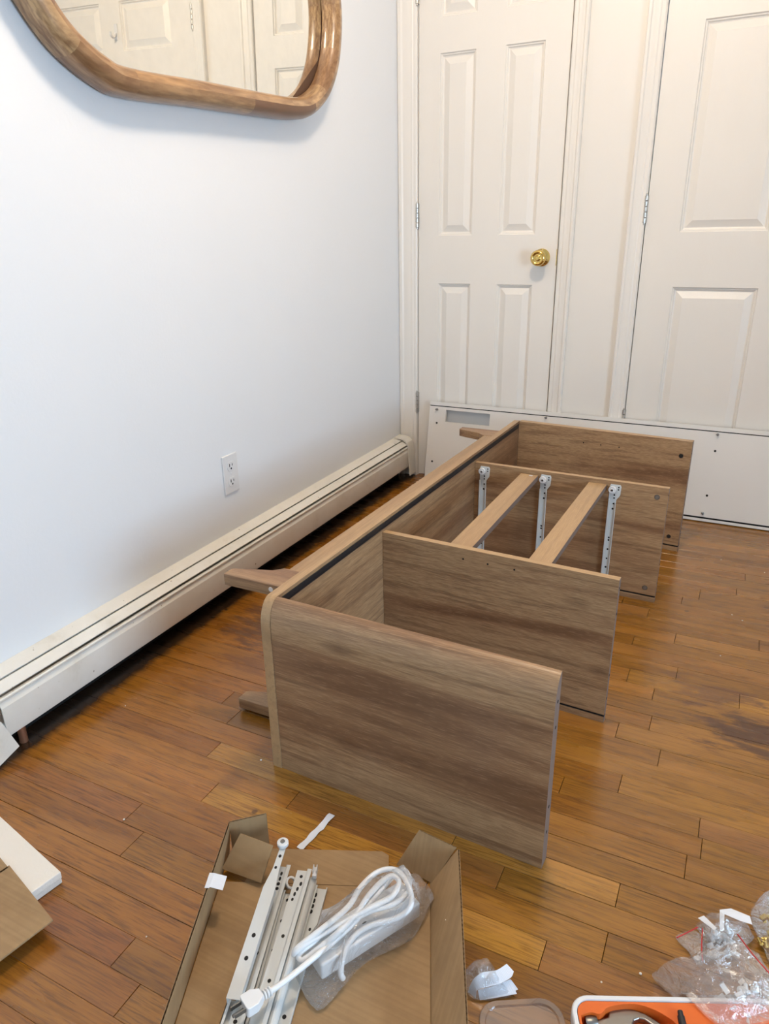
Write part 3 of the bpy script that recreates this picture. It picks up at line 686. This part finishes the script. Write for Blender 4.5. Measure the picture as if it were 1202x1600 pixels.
# ---------------------------------------------------------------- loose drawer runners in the tray
def loose(label, pa, pb, wdt, kind, roller=None, holes=(), tilt=0, flip=1):
    pa, pb = Vector(pa), Vector(pb); d = (pb-pa); L = d.length; d.normalize()
    s = Vector((-d.y, d.x, 0)).normalized()*flip; n = d.cross(s).normalized()
    if n.z < 0: n = -n
    base = (pa+pb)/2
    r = thing('drawer_runner', label, 'drawer runner', (base.x, base.y, min(pa.z, pb.z)), 'white metal drawer runners in the cardboard tray')
    hw = wdt/2; b = MB(); t = .0012
    def Q(x, y, z): return pa+d*x+s*y+n*z
    def bar(y0, y1, z0, z1, x0=0, x1=None):
        x1 = L if x1 is None else x1
        b.prism([Q(x0, y0, z0), Q(x0, y1, z0), Q(x0, y1, z1), Q(x0, y0, z1)], d*(x1-x0))
    xs = .085 if kind == 'arm' else 0
    if kind == 'arm':          # narrow arm at the far end, closed channel after
        b.prism([Q(0, -.0035, 0), Q(0, .006, 0), Q(.05, .0065, 0), Q(xs, hw, 0), Q(xs, -hw, 0), Q(.05, -.0045, 0)], n*t)
        bar(-hw, hw, 0, t, xs); bar(-hw, -hw+t, -.011, 0, xs); bar(hw-t, hw, -.011, 0, xs)
    elif kind == 'up':         # channel open upwards
        bar(-hw, hw, 0, t); bar(-hw, -hw+t, 0, .009); bar(hw-t, hw, 0, .006); bar(-hw, -hw+.005, .008, .009)
    elif kind == 'el':         # angle with wide lip
        bar(-hw, hw, 0, t); bar(-hw, -hw+t, -.010, 0); bar(hw-t, hw, 0, .007); bar(hw-.001, hw+.006, .006, .007)
    else:                      # rounded closed profile
        for k in range(8):
            a0, a1 = math.pi*k/8, math.pi*(k+1)/8
            b.prism([Q(0, hw*math.cos(a0), .009*math.sin(a0)), Q(0, hw*math.cos(a1), .009*math.sin(a1)), Q(0, hw*.85*math.cos(a1), .0075*math.sin(a1)), Q(0, hw*.85*math.cos(a0), .0075*math.sin(a0))], d*L)
    b.build('rail', m_enamel, r)
    if roller is not None:
        x, y, z = roller
        MB().lathe([(0, .004), (.0005, .0085), (.002, .0098), (.007, .0098), (.0085, .0085), (.009, .004)], Q(x, y, z), n, 24).build('roller', m_plastic, r, smooth=True, autos=40)
        MB().lathe([(0, .0042), (.0012, .0036)], Q(x, y, z)+n*.009, n, 14).build('rivet', m_steel, r)
    if holes:
        h = MB()
        for x, y, rx, ry in holes:
            h.prism([Q(x+rx*math.cos(a), y+ry*math.sin(a), t) for a in [2*math.pi*k/12 for k in range(12)]], n*.0003)
        h.build('screw_holes', m_hole, r)['kind'] = 'stuff'
    return r
zf = .0045
loose('widest closed runner at the left, roller arm pointing over the far flap', ab(.103, -.020, .052), ab(.080, .236, .036), .020, 'arm', (.004, .0, .001), [(.026, .001, .003, .0025), (.048, .0, .0028, .0022), (.165, .0, .0035, .003), (.20, 0, .0035, .003)])
loose('runner with four oval holes just right of the roller-arm runner', ab(.103, -.002, .018), ab(.082, .30, .014), .016, 'el', None, [(.014, .001, .004, .002), (.024, .001, .004, .002), (.034, .001, .0032, .0028), (.043, .001, .0032, .0028), (.155, 0, .0035, .003), (.215, 0, .0035, .003), (.255, 0, .003, .003)])
loose('runner lying upturned in the middle, worn patch near its far end', ab(.120, .040, .0055), ab(.103, .34, .0055), .020, 'up', None, [(.012, .0, .003, .002), (.05, .0, .003, .002), (.10, 0, .003, .003), (.16, 0, .003, .003)])
loose('runner with a row of oval holes in the middle of the pile', ab(.140, .012, .0265), ab(.108, .36, .0255), .019, 'el', None, [(.012, .0, .003, .0026), (.026, .003, .004, .0022), (.036, .0, .004, .002), (.046, -.002, .004, .002), (.056, -.003, .003, .002), (.12, 0, .003, .0026), (.19, 0, .003, .0026)])
loose('rounded runner right of the middle with a plastic catch on its far tip', ab(.157, .022, .0165), ab(.126, .37, .0160), .015, 'tube')
loose('upturned runner at the right of the pile, four oval holes at its far end', ab(.172, .028, .0055), ab(.138, .36, .0055), .021, 'up', None, [(.013, -.006, .0045, .002), (.024, -.006, .0045, .002), (.034, -.006, .004, .0024), (.044, -.006, .0038, .0026), (.075, 0, .003, .002), (.21, -.001, .0032, .003), (.245, -.001, .0032, .003), (.30, -.001, .0032, .003)])
loose('lowest runner at the near left showing blue-tinted oval holes by the plug', ab(.078, .218, .0055), ab(.064, .40, .0055), .022, 'up', None, [(.012, 0, .004, .002), (.026, .004, .004, .002), (.036, .0, .004, .0026), (.05, .0, .004, .003), (.05, .008, .004, .003)])
rg_ = MB(); c0 = ab(.1205, .028, .017)
ringn = (U*.55+V*.35+Vector((0, 0, .75))).normalized(); e1 = ringn.orthogonal().normalized(); e2 = ringn.cross(e1)
NR = 28; vs = []; fs = []
for k in range(NR):
    a = 2*math.pi*k/NR
    for dr, dn_ in ((.0065, 0), (.0098, 0), (.0098, .005), (.0065, .005)): vs.append(c0+(e1*math.cos(a)+e2*math.sin(a))*dr+ringn*dn_)
for k in range(NR):
    for j in range(4): fs.append((k*4+j, k*4+(j+1) % 4, ((k+1) % NR)*4+(j+1) % 4, ((k+1) % NR)*4+j))
tag(rg_.add(vs, fs).build('plastic_roller', m_plastic, smooth=True, autos=40), 'small loose white plastic ring leaning among the runners', 'roller')
tag(MB().obox(ab(.158, .010, .028), U*.007, V*.018, (0, 0, .007)).obox(ab(.158, .010, .035), U*.0015, V*.014, (0, 0, .006)).obox(ab(.1635, .010, .035), U*.0015, V*.014, (0, 0, .006)).build('plastic_catch', m_plastic, bevel=.0008),
    'tiny white plastic catch clipped on the far tip of the rounded runner', 'catch')
# ---------------------------------------------------------------- power strip, its cord and bag
ds = Vector((.483, .875, 0)); ns = Vector((-.875, .483, 0)); A0 = Vector((.905, -2.214, .0160))
ps = thing('power_strip', 'white power strip inside the clear bag lying in the cardboard tray', 'power strip', (A0+ds*.09+ns*.02)+Vector((0, 0, 0)))
MB().obox(A0, ds*.178, ns*.052, (0, 0, .030)).build('housing', m_plastic, ps, bevel=.003, segs=3)
for k in range(3):
    c = A0+ds*(.035+.055*k)+ns*.026+Vector((0, 0, .0302))
    s_ = MB().lathe([(0, .016), (.001, .0155)], c, (0, 0, 1), 20).build('socket', m_plastic, ps)
    b = MB().obox(c+Vector((0, 0, .001))-ds*.006-ns*.006, ds*.007, ns*.002, (0, 0, .0004)); b.obox(c+Vector((0, 0, .001))-ds*.006+ns*.005, ds*.007, ns*.002, (0, 0, .0004)); b.build('slots', m_hole, s_)
def bz(a, b_, z): return at(440+a/4.623, 1320+b_/4.623, z)
path = [(-95, 1065, .054), (0, 1003, .052), (150, 885, .053), (290, 770, .056), (420, 660, .058), (560, 520, .062), (690, 360, .066), (800, 235, .07), (880, 180, .072), (925, 255, .07), (900, 360, .066), (800, 430, .062),
        (640, 480, .060), (480, 560, .058), (320, 650, .058), (180, 740, .056), (125, 800, .050), (150, 835, .048), (230, 780, .052), (400, 640, .066), (540, 500, .070), (620, 380, .073), (720, 270, .077), (800, 225, .079), (850, 270, .076), (800, 370, .071),
        (690, 430, .069), (520, 520, .070), (360, 610, .067), (200, 700, .064), (110, 765, .058), (90, 790, .050), (120, 740, .060), (300, 600, .074), (480, 450, .079), (570, 310, .081), (680, 205, .083), (790, 175, .084), (870, 215, .082), (930, 330, .076), (930, 450, .066),
        (830, 530, .056), (680, 570, .053), (560, 630, .051), (480, 720, .049), (440, 830, .044), (430, 930, .030), (445, 965, .020)]
MB().tube(catmull([bz(*p) for p in path], 8), .0042, 10).build('cord', m_cord, ps, smooth=True)
# plug
pd = (bz(-95, 1065, .054)-bz(0, 1003, .052)).normalized(); pn_ = Vector((-pd.y, pd.x, 0)).normalized(); pu = pd.cross(pn_).normalized()
if pu.z < 0: pu = -pu
pc = bz(-95, 1065, .054)
b = MB()
for k in range(4): b.lathe([(0, .0045), (.0005, .0066), (.0028, .0066), (.0033, .0045)], pc+pd*(-.004+k*.0042), pd, 14)
b.prism([pc+pd*.011+pn_*.0065-pu*.006, pc+pd*.022+pn_*.0125-pu*.006, pc+pd*.036+pn_*.0125-pu*.006, pc+pd*.038+pn_*.0105-pu*.006, pc+pd*.038-pn_*.0105-pu*.006, pc+pd*.036-pn_*.0125-pu*.006, pc+pd*.022-pn_*.0125-pu*.006, pc+pd*.011-pn_*.0065-pu*.006], pu*.016)
pg = b.build('plug', m_cord, ps, bevel=.002, segs=3)
b = MB()
for sgn in (-1, 1): b.obox(pc+pd*.037+pn_*(sgn*.0063-.0008)+pu*.001, pd*.017, pn_*.0016, pu*.0065)
b.tube([pc+pd*.037-pu*.002, pc+pd*.054-pu*.002], .0024, 10)
b.build('prongs', m_steel, pg)
def bag(name, label, outline, h, zb=.003, seed=0, cat='bag', n=34, amp=.012, lift=None, mat=m_film, rings=16, freq=26, base=None):
    """crumpled film pillow over an outline of floor points; lift(x,y) gives the top height to clear"""
    P = closed([(p[0], p[1]) for p in outline], max(2, n//len(outline)+2)); P = [(p.y, p.z) for p in P]; N = len(P)
    cx = sum(p[0] for p in P)/N; cy = sum(p[1] for p in P)/N
    b = MB(); 
    for side in (1, 0):
        vs = [(cx, cy)]; lay = []
        for r in range(rings+1):
            t = (r/rings)
            if r == 0: lay.append([(cx, cy, 0)]); continue
            lay.append([(cx+(x-cx)*t, cy+(y-cy)*t, t) for x, y in P])
        vv = []
        for r, L_ in enumerate(lay):
            for x, y, t in L_:
                q = Vector((x*freq+seed*3.1, y*freq, seed*7.7+side*40))
                c = 1-2*abs(noise.noise(q)); c2 = 1-2*abs(noise.noise(q*2.3)); c3 = noise.noise(q*5)
                rim = 1-t**3
                if side:
                    z = zb+(h*rim+ (amp*(c*.7+c2*.35)+c3*amp*.3)*(.35+.65*rim))
                    if lift: z = max(z, lift(x, y)+.002+abs(c2)*.003)
                    if r == rings: z = zb+max(0, amp*.5*(c+.3))
                else: z = zb+ (0 if r < rings else max(0, amp*.5*(1-2*abs(noise.noise(Vector((x*freq+seed*3.1, y*freq, seed*7.7+40)))) + .3)))
                if base:
                    z0b = base(x, y); z = max(z, z0b+(.0015 if side else 0)+(abs(c2)*.004 if side else 0)) if side else max(z, z0b)
                wob = noise.noise(q*.8+Vector((9, 2, 1)))*.004*t
                vv.append((x+wob, y-wob, max(z, zb if side == 0 else zb+.001)))
        fs = []
        for k in range(N): fs.append((0, 1+k, 1+(k+1) % N))
        for r in range(1, rings):
            o = 1+(r-1)*N; o2 = 1+r*N
            for k in range(N): fs.append((o+k, o2+k, o2+(k+1) % N, o+(k+1) % N))
        b.add(vv, fs)
    o = b.build(name, mat, smooth=True, autos=28)
    tag(o, label, cat); return o
ol = [bz(90, 690, .045), bz(110, 940, .02), bz(255, 1195, .008), bz(430, 1050, .008), bz(560, 890, .01), bz(860, 720, .012), bz(985, 580, .02), bz(1070, 380, .03), bz(1100, 250, .05), bz(1040, 110, .06), bz(930, 130, .06),
      bz(870, 115, .06), bz(690, 160, .05), bz(500, 330, .045), bz(300, 520, .045)]
def lf(x, y):
    p = Vector((x, y, 0))-Vector((.945, -2.12, 0)); a_ = abs(p.dot(ds)); c_ = abs(p.dot(ns)); return .086 if (a_ < .075 and c_ < .035) else .0
bag('plastic_bag', 'crumpled clear plastic bag around the power strip in the cardboard tray', ol, .078, .0052, 1, amp=.014, lift=lf)
# ---------------------------------------------------------------- strip of perforated paper on the floor
q = [at(515, 1271), at(524, 1275), at(486, 1322), at(470, 1332), at(455, 1328), at(487, 1300)]
L_ = catmull([at(519, 1272, .002), at(503, 1290, .003), at(488, 1306, .002), at(468, 1324, .006)], 8); b = MB(); n = len(L_)
vs = []
for i, p in enumerate(L_):
    t = (L_[min(i+1, n-1)]-L_[max(i-1, 0)]).normalized(); s = Vector((-t.y, t.x, 0)); wd = .0062+.0006*math.sin(i*.9)
    zz = .0012+.002*abs(math.sin(i*.35))
    vs += [Vector((p.x, p.y, zz))-s*wd, Vector((p.x, p.y, zz))+s*wd]
b.add(vs, [(2*i, 2*i+2, 2*i+3, 2*i+1) for i in range(n-1)])
tag(b.build('tape_strip', m_paper, solid=.0004), 'torn strip of translucent white tape on the floor behind the cardboard tray', 'tape')
# ---------------------------------------------------------------- foam block and cardboard at the bottom left
fm = thing('foam_block', 'cream white foam packing slab on the floor at the left edge, partly under cardboard', 'packing foam', (.32, -2.27, 0))
z2 = .027
r_ = at(95, 1362, z2); f_ = at(47, 1396, z2); l_ = at(0, 1275, z2)
e_ = (l_-r_); e_.z = 0; e_.normalize(); w_ = (f_-r_); w_.z = 0
w_ = w_*1.0
for k, (za, zb_, sh) in enumerate(((.0005, .0125, .003), (.0132, z2, 0))):
    q = [r_+e_*sh, r_+e_*.42, r_+e_*.42+w_*1.5, r_+w_*1.5+e_*sh]
    q = [Vector((p.x, p.y, za)) for p in q]
    b = MB().prism(q, (0, 0, zb_-za)); b.build('foam_sheet', m_foam, fm, bevel=.0015)
cb = thing('cardboard_flap', 'flat brown cardboard sheet resting on the white foam at the left edge', 'cardboard', (.36, -2.35, z2))
z3 = z2+.0012
A_, B_, C_ = at(15, 1354, z3), at(83, 1438, z3+.002), at(0, 1503, z3)
ext = (C_-B_)*1.6
q = [A_, B_, B_+ext, A_+ext]; q = [Vector((p.x, p.y, z3)) for p in q]
MB().prism(q, (0, 0, .0035)).build('sheet', m_card, cb, bevel=.0006)
q = [A_+(A_-B_)*.03, A_+(A_-B_)*.03+ext, A_+(A_-B_)*.9+ext, A_+(A_-B_)*.9+ext*.02]
q = [Vector((p.x, p.y, z3)) for p in q]
q[3] = q[0]+(q[3]-q[0])*1.0
qq = [at(14, 1358, z3), at(0, 1341, z3), at(0, 1341, z3)+ext*.8+(A_-B_)*.2, at(14, 1358, z3)+ext*.8]
qq = [Vector((p.x, p.y, z3)) for p in qq]
MB().prism(qq, (0, 0, .0035)).build('sheet', m_card, cb, bevel=.0006)
# ---------------------------------------------------------------- rolled paper in a little bag by the tray
b = MB()
def ribbon(P, wdt, mat_i=0):
    P = [Vector(p) for p in P]; vs = []
    for i, p in enumerate(P):
        t = (P[min(i+1, len(P)-1)]-P[max(i-1, 0)]); t.z = 0; vs += [p, p+Vector(wdt)]
    b.add(vs, [(2*i, 2*i+2, 2*i+3, 2*i+1) for i in range(len(P)-1)])
def pz(a, b_, z): return at(720+a/5.008, 1480+b_/5.008, z)
top = [pz(360, 130, .030), pz(280, 180, .033), pz(180, 195, .034), pz(110, 240, .028), pz(75, 300, .018), pz(60, 350, .008)]
bot = [pz(415, 190, .022), pz(390, 240, .024), pz(290, 290, .024), pz(140, 330, .018), pz(120, 370, .01), pz(120, 400, .004)]
T1, B1 = catmull(top, 5), catmull(bot, 5); vs = []
for a, c in zip(T1, B1): vs += [a, c]
b.add(vs, [(2*i, 2*i+2, 2*i+3, 2*i+1) for i in range(len(T1)-1)])
top = [pz(135, 335, .012), pz(250, 305, .016), pz(390, 250, .018)]; bot = [pz(150, 415, .003), pz(280, 395, .006), pz(440, 365, .007)]
T1, B1 = catmull(top, 5), catmull(bot, 5); vs = []
for a, c in zip(T1, B1): vs += [a, c]
b.add(vs, [(2*i, 2*i+2, 2*i+3, 2*i+1) for i in range(len(T1)-1)])
top = [pz(395, 255, .013), pz(300, 300, .010), pz(200, 330, .008)]; bot = [pz(450, 330, .004), pz(350, 375, .003), pz(250, 400, .003)]
T1, B1 = catmull(top, 5), catmull(bot, 5); vs = []
for a, c in zip(T1, B1): vs += [a, c]
b.add(vs, [(2*i, 2*i+2, 2*i+3, 2*i+1) for i in range(len(T1)-1)])
m_web = NT('woven_paper'); ch = m_web.n('ShaderNodeTexWave'); ch.inputs['Scale'].default_value = 260; m_web.l(m_web.coords(), ch.inputs['Vector'])
m_web.l(m_web.mix(ch.outputs['Fac'], lin(205, 208, 216), lin(232, 233, 238)), m_web.b.inputs['Base Color']); m_web.set(Roughness=.8); m_web.bump(ch.outputs['Fac'], .3, .001)
tag(b.build('folded_strap', m_web.m, solid=.0006), 'folded white woven strap beside the right wall of the cardboard tray', 'strap')
bag('strap_bag', 'small clear bag around the folded white strap', [pz(40, 180, .01), pz(100, 120, .01), pz(215, 95, .01), pz(300, 200, .01), pz(360, 330, .01), pz(380, 400, .0), pz(200, 425, .0), pz(60, 390, .0), pz(20, 280, .0)], .030, .001, 5, amp=.008, rings=10, freq=45)
# ---------------------------------------------------------------- clear lid and orange case with hammer
def rrect(c, ex, ey, W_, D_, r, z, n=8):
    P = []
    for (sx, sy, a0) in ((1, 1, 0), (-1, 1, 90), (-1, -1, 180), (1, -1, 270)):
        for k in range(n+1):
            a = math.radians(a0+90*k/n); x = sx*(W_/2-r)+r*math.cos(a); y = sy*(D_/2-r)+r*math.sin(a)
            P.append(Vector((c[0], c[1], z))+ex*x+ey*y)
    return P
def shell(b, loops, m=0, cap0=False, cap1=True):
    n = len(loops[0]); vs = [p for L_ in loops for p in L_]; fs = []
    for i in range(len(loops)-1):
        for k in range(n): fs.append((i*n+k, i*n+(k+1) % n, (i+1)*n+(k+1) % n, (i+1)*n+k))
    if cap0: fs.append(tuple(range(n)))
    if cap1: fs.append(tuple((len(loops)-1)*n+k for k in range(n)))
    b.add(vs, fs, m)
# case: far-left corner near px (893,1557)
cz = .028
pL, pR = at(905, 1553.5, cz), at(1075, 1557, cz)
ex = (pR-pL); ex.z = 0; ex.normalize(); ey = Vector((-ex.y, ex.x, 0))
CW, CD = .30, .22
corner = at(888, 1553, cz); cc = corner+ex*(CW/2)-ey*(CD/2)
tc = thing('tool_case', 'open white tool case with orange moulded liner at the bottom edge', 'tool case', (cc.x, cc.y, 0))
b = MB()
shell(b, [rrect(cc, ex, ey, CW-.012, CD-.012, .022, .0006), rrect(cc, ex, ey, CW, CD, .026, .006), rrect(cc, ex, ey, CW, CD, .026, cz-.002), rrect(cc, ex, ey, CW-.003, CD-.003, .025, cz),
          rrect(cc, ex, ey, CW-.013, CD-.013, .020, cz), rrect(cc, ex, ey, CW-.0145, CD-.0145, .019, cz-.002), rrect(cc, ex, ey, CW-.0145, CD-.0145, .019, .004)], cap0=True)
b.build('shell', m_plastic, tc, smooth=True, autos=35)
# liner with a hammer-shaped recess: walls of the recess drawn from outline
def cs(a, b_): return at(880+a/5.464, 1530+b_/5.464, .022)
rec = [(150, 325), (235, 300), (310, 315), (350, 285), (372, 262), (450, 240), (560, 228), (660, 238), (780, 280), (880, 335), (960, 400), (980, 520), (700, 560), (300, 540), (190, 470)]
R3 = [cs(*p) for p in closed([(a, q) for a, q in rec], 1)] if 0 else [cs(*p) for p in rec]
R3 = catmull(R3+[R3[0]], 4)[:-1]
outer = rrect(cc, ex, ey, CW-.016, CD-.016, .018, .0262, n=8)
bm = bmesh.new()
vo = [bm.verts.new(p) for p in outer]; vi = [bm.verts.new((p.x, p.y, .0262)) for p in R3]
eo = [bm.edges.new((vo[i], vo[(i+1) % len(vo)])) for i in range(len(vo))]; ei = [bm.edges.new((vi[i], vi[(i+1) % len(vi)])) for i in range(len(vi))]
bmesh.ops.triangle_fill(bm, use_beauty=True, use_dissolve=False, edges=eo+ei)
b = MB(); bm.verts.index_update()
bm.verts.ensure_lookup_table()
b.add([v.co.copy() for v in bm.verts], [tuple(v.index for v in f.verts) for f in bm.faces]); bm.free()
lo = [Vector((p.x, p.y, .006)) for p in R3]; up_ = [Vector((p.x, p.y, .0262)) for p in R3]
n = len(R3); b.add(up_+lo, [(k, (k+1) % n, n+(k+1) % n, n+k) for k in range(n)]+[tuple(range(n, 2*n))])
b.build('liner', m_orange, tc)
# hammer lying in the recess
hm = thing('claw_hammer', 'steel claw hammer lying in the orange liner of the tool case', 'hammer', cs(500, 400)-Vector((0, 0, .015)))
def ch_(a, b_, z): return at(880+a/5.464, 1530+b_/5.464, z)
zt_ = .016
sil = [(185, 350), (215, 335), (290, 345), (330, 335), (385, 320), (395, 270), (420, 255), (520, 246), (600, 256), (700, 290), (790, 345), (850, 385), (880, 430), (780, 400), (700, 345), (650, 335), (610, 350), (595, 385), (610, 430), (560, 470), (420, 450), (330, 400), (200, 400)]
top = [ch_(a, q, zt_) for a, q in sil]
b = MB().prism([Vector((p.x, p.y, .0065)) for p in top], (0, 0, zt_-.0065)); b.build('head', m_steel, hm, bevel=.002, segs=3)
hp = [ch_(480, 420, .015), ch_(485, 470, .015), ch_(490, 520, .0155)]
MB().tube([hp[0], hp[1], hp[2]], [.006, .0075, .0085], 14).build('handle', m_rubber, hm, smooth=True, autos=50)
MB().lathe([(0, .008), (.002, .009), (.014, .009), (.016, .008)], ch_(190, 378, .0145), (ch_(330, 372, .0145)-ch_(190, 378, .0145)), 20).build('striking_face', m_steel, hm, smooth=True, autos=40)
s0 = ch_(1010, 290, .0225)
tag(MB().tube([ch_(1000, 275, .0302), ch_(1030, 420, .0302)], .0035, 12).tube([ch_(1008, 320, .0302), ch_(1028, 410, .0302)], .0048, 12).build('drill_bit', m_rubber, smooth=True, autos=40), 'short dark bit lying at the right side of the orange liner', 'drill bit')
# clear case cover lying on the floor
lc = at(868, 1558, .012); lx = (at(868, 1562, .012)-at(735, 1570, .012)); lx.z = 0; lx.normalize(); ly = Vector((-lx.y, lx.x, 0))
LW, LD = .118, .15; lcn = at(873, 1556, .012)-lx*(LW/2)-ly*(LD/2)
b = MB()
shell(b, [rrect(lcn, lx, ly, LW, LD, .030, .0008), rrect(lcn, lx, ly, LW, LD, .030, .010), rrect(lcn, lx, ly, LW-.003, LD-.003, .029, .012), rrect(lcn, lx, ly, LW-.016, LD-.016, .024, .012), rrect(lcn, lx, ly, LW-.019, LD-.019, .022, .0085)], cap0=False)
tag(b.build('clear_case_cover', m_clear, smooth=True, autos=30), 'shallow clear plastic case cover on the floor between cardboard tray and tool case', 'case cover')
# ---------------------------------------------------------------- zip bags of fittings at the right
def fittings(par_label, pts, seed, group):
    rr = random.Random(seed)
    for (x, y, z, s) in pts:
        b = MB(); k = rr.random()
        ax = Vector((rr.uniform(-1, 1), rr.uniform(-1, 1), rr.uniform(.2, 1))).normalized()
        if k < .55: b.lathe([(0, .45*s), (.05*s, .5*s), (.35*s, .5*s), (.4*s, .25*s), (1.0*s, .22*s), (1.1*s, .1*s)], (x, y, z), ax, 12)
        else: b.obox((x, y, z), ax.orthogonal().normalized()*s, ax.cross(ax.orthogonal()).normalized()*s*.7, ax*s*.45)
        zmin = min(v.z for v in b.v)
        for v in b.v: v.z += max(0, .0022-zmin)
        tag(b.build('plastic_fitting', m_plastic, smooth=True, autos=40), par_label, 'fitting', group)
def rz(a, b_, z): return at(980+a/5.414, 1380+b_/5.414, z)
B1 = [rz(420, 460, .004), rz(600, 375, .012), rz(660, 500, .012), rz(640, 670, .004), rz(580, 680, .002), rz(520, 580, .003)]
bag('zip_bag', 'small red-zipped clear bag with one white fitting, leftmost of the bags', B1, .006, .0015, 3, amp=.005, rings=10)
B2 = [rz(600, 300, .02), rz(790, 225, .03), rz(1000, 260, .03), rz(1080, 420, .02), rz(900, 560, .01), rz(700, 650, .01), rz(640, 560, .01), rz(650, 400, .015)]
bag('zip_bag', 'clear zip bag full of white plastic fittings with a white label strip', B2, .038, .0015, 4, amp=.012)
B3 = [rz(210, 810, .0), rz(440, 770, .0), rz(760, 690, .01), rz(985, 560, .02), rz(1130, 640, .02), rz(1300, 900, .01), rz(1300, 1250, .0), rz(800, 1350, .0), rz(480, 1080, .0), rz(320, 930, .0)]
def onb(x, y):
    p = Vector((x, y, 0))-Vector((cc.x, cc.y, 0)); a_ = CW/2+.012-abs(p.dot(ex)); c_ = CD/2+.012-abs(p.dot(ey))
    return .0295*max(0, min(1, min(a_, c_)/.008)) if min(a_, c_) > 0 else .0
bag('zip_bag', 'largest clear zip bag of fittings lying nearest at the bottom right corner', B3, .062, .0015, 6, amp=.016, rings=20, base=onb)
B4 = [rz(1060, 200, .02), rz(1250, 60, .02), rz(1500, 150, .0), rz(1500, 700, .0), rz(1250, 760, .0), rz(1130, 520, .0)]
bag('zip_bag', 'crumpled clear bag at the right edge, behind the other bags', B4, .065, .0015, 8, amp=.018)
rr = random.Random(5)
pts = []
for k in range(34):
    p = rz(rr.uniform(680, 900), rr.uniform(450, 650), 0); pts.append((p.x, p.y, .003+rr.random()*.016, rr.uniform(.007, .012)))
fittings('white plastic fitting among those inside the zip bag with the label strip', pts, 1, 'fittings in the middle zip bag')
pts = []
for k in range(44):
    p = rz(rr.uniform(780, 1250), rr.uniform(930, 1250), 0); pts.append((p.x, p.y, .003+rr.random()*.022, rr.uniform(.008, .014)))
fittings('white plastic fitting heaped inside the largest zip bag nearest the corner', pts, 2, 'fittings in the nearest zip bag')
pts = []
for k in range(26):
    p = rz(rr.uniform(1120, 1350), rr.uniform(380, 620), 0); pts.append((p.x, p.y, .003+rr.random()*.02, rr.uniform(.007, .012)))
m_pl = m_plastic; m_plastic = m_brass
fittings('small metal screw among those in the bag at the right edge', pts, 3, 'screws in the bag at the right edge')
m_plastic = m_pl
p = rz(590, 645, .003)
tag(MB().lathe([(0, .0045), (.0045, .0048), (.005, .004), (.0052, .002)], p, (0, 0, 1), 16).build('plastic_fitting', m_plastic, smooth=True, autos=40), 'single round white fitting in the leftmost small zip bag', 'fitting')
def zipline(lab, P, wdt, mat):
    b = MB(); b.tube(catmull([rz(*p) for p in P], 6), wdt, 8); tag(b.build('zip_strip', mat, smooth=True), lab, 'zip')
zipline('red zip line along the top of the leftmost small bag', [(420, 462, .012), (510, 418, .016), (600, 372, .018)], .0009, m_red)
zipline('red zip line running upright on the middle bag', [(640, 380, .03), (632, 520, .03), (640, 660, .026)], .0008, m_red)
zipline('red zip line slanting down across the nearest bag', [(935, 430, .072), (1040, 570, .078), (1150, 700, .078), (1260, 820, .075)], .0009, m_red)
# white label strip in bag 2
b = MB()
q = [rz(600, 295, .038), rz(650, 275, .040), rz(760, 380, .042), rz(740, 400, .040)]; b.prism(q, (0, 0, .0004))
tag(b.build('label_strip', m_paper), 'narrow white paper corner sticking up at the left of the middle bag', 'paper')
b = MB()
q = [rz(785, 225, .045), rz(880, 215, .046), rz(1040, 280, .048), rz(1060, 350, .046), rz(960, 320, .046), rz(825, 262, .045), rz(820, 400, .042), rz(785, 400, .042)]
b.prism(q, (0, 0, .0004))
tag(b.build('label_strip', m_paper), 'bent white paper label inside the top of the middle bag', 'paper')
# ---------------------------------------------------------------- white crumbs of foam on the floor
crumb_place = {(408, 1188): 'just left of the sideboard near bottom corner', (194, 1281): 'on a board end joint left of the cardboard tray', (196, 1103): 'near the heater, left of the lower leg',
    (1001, 1522): 'nearest the largest zip bag', (940, 1535): 'above the orange tool case', (1127, 875): 'farthest back, right of the far side panel', (1195, 895): 'far back at the right edge of the view',
    (1144, 961): 'right of the second divider, farther of a pair', (1160, 970): 'right of the second divider, nearer of a pair', (1126, 1025): 'right of the first divider, alone', (229, 1464): 'between foam slab and cardboard tray'}
for i, (u, v, r) in enumerate(((408, 1188, .0022), (620, 1248, .0018), (194, 1281, .0022), (196, 1163 - 60, .0012), (1001, 1522, .0022), (940, 1535, .0016), (1127, 875, .002), (1195, 895, .002), (1144, 961, .002), (1160, 970, .002), (1126, 1025, .0018), (229, 1464, .0014), (548, 1350, .0016), (701, 1450, .0))):
    if r == 0: continue
    p = at(u, v, .0)
    b = MB().lathe([(0, r*.6), (r*.4, r), (r*.9, r*.8), (r*1.2, r*.2)], p, (0, 0, 1), 7)
    if (u, v) == (548, 1350): continue
    if (u, v) == (620, 1248): continue
    tag(b.build('foam_crumb', m_foam), 'white foam crumb on the floor ' + crumb_place.get((u, v), 'by the boxes'), 'crumb', 'foam crumbs on the floor')
b = MB(); p = ab(.375, .10, .037); b.obox(p, U*.003+V*.004, V*.0015, (0, 0, .001)); b.obox(p+U*.003+V*.004, V*.006, U*.0015, (0, 0, .001))
tag(b.build('foam_sliver', m_foam), 'Y-shaped white sliver lying on the sloping right wall of the tray', 'crumb')
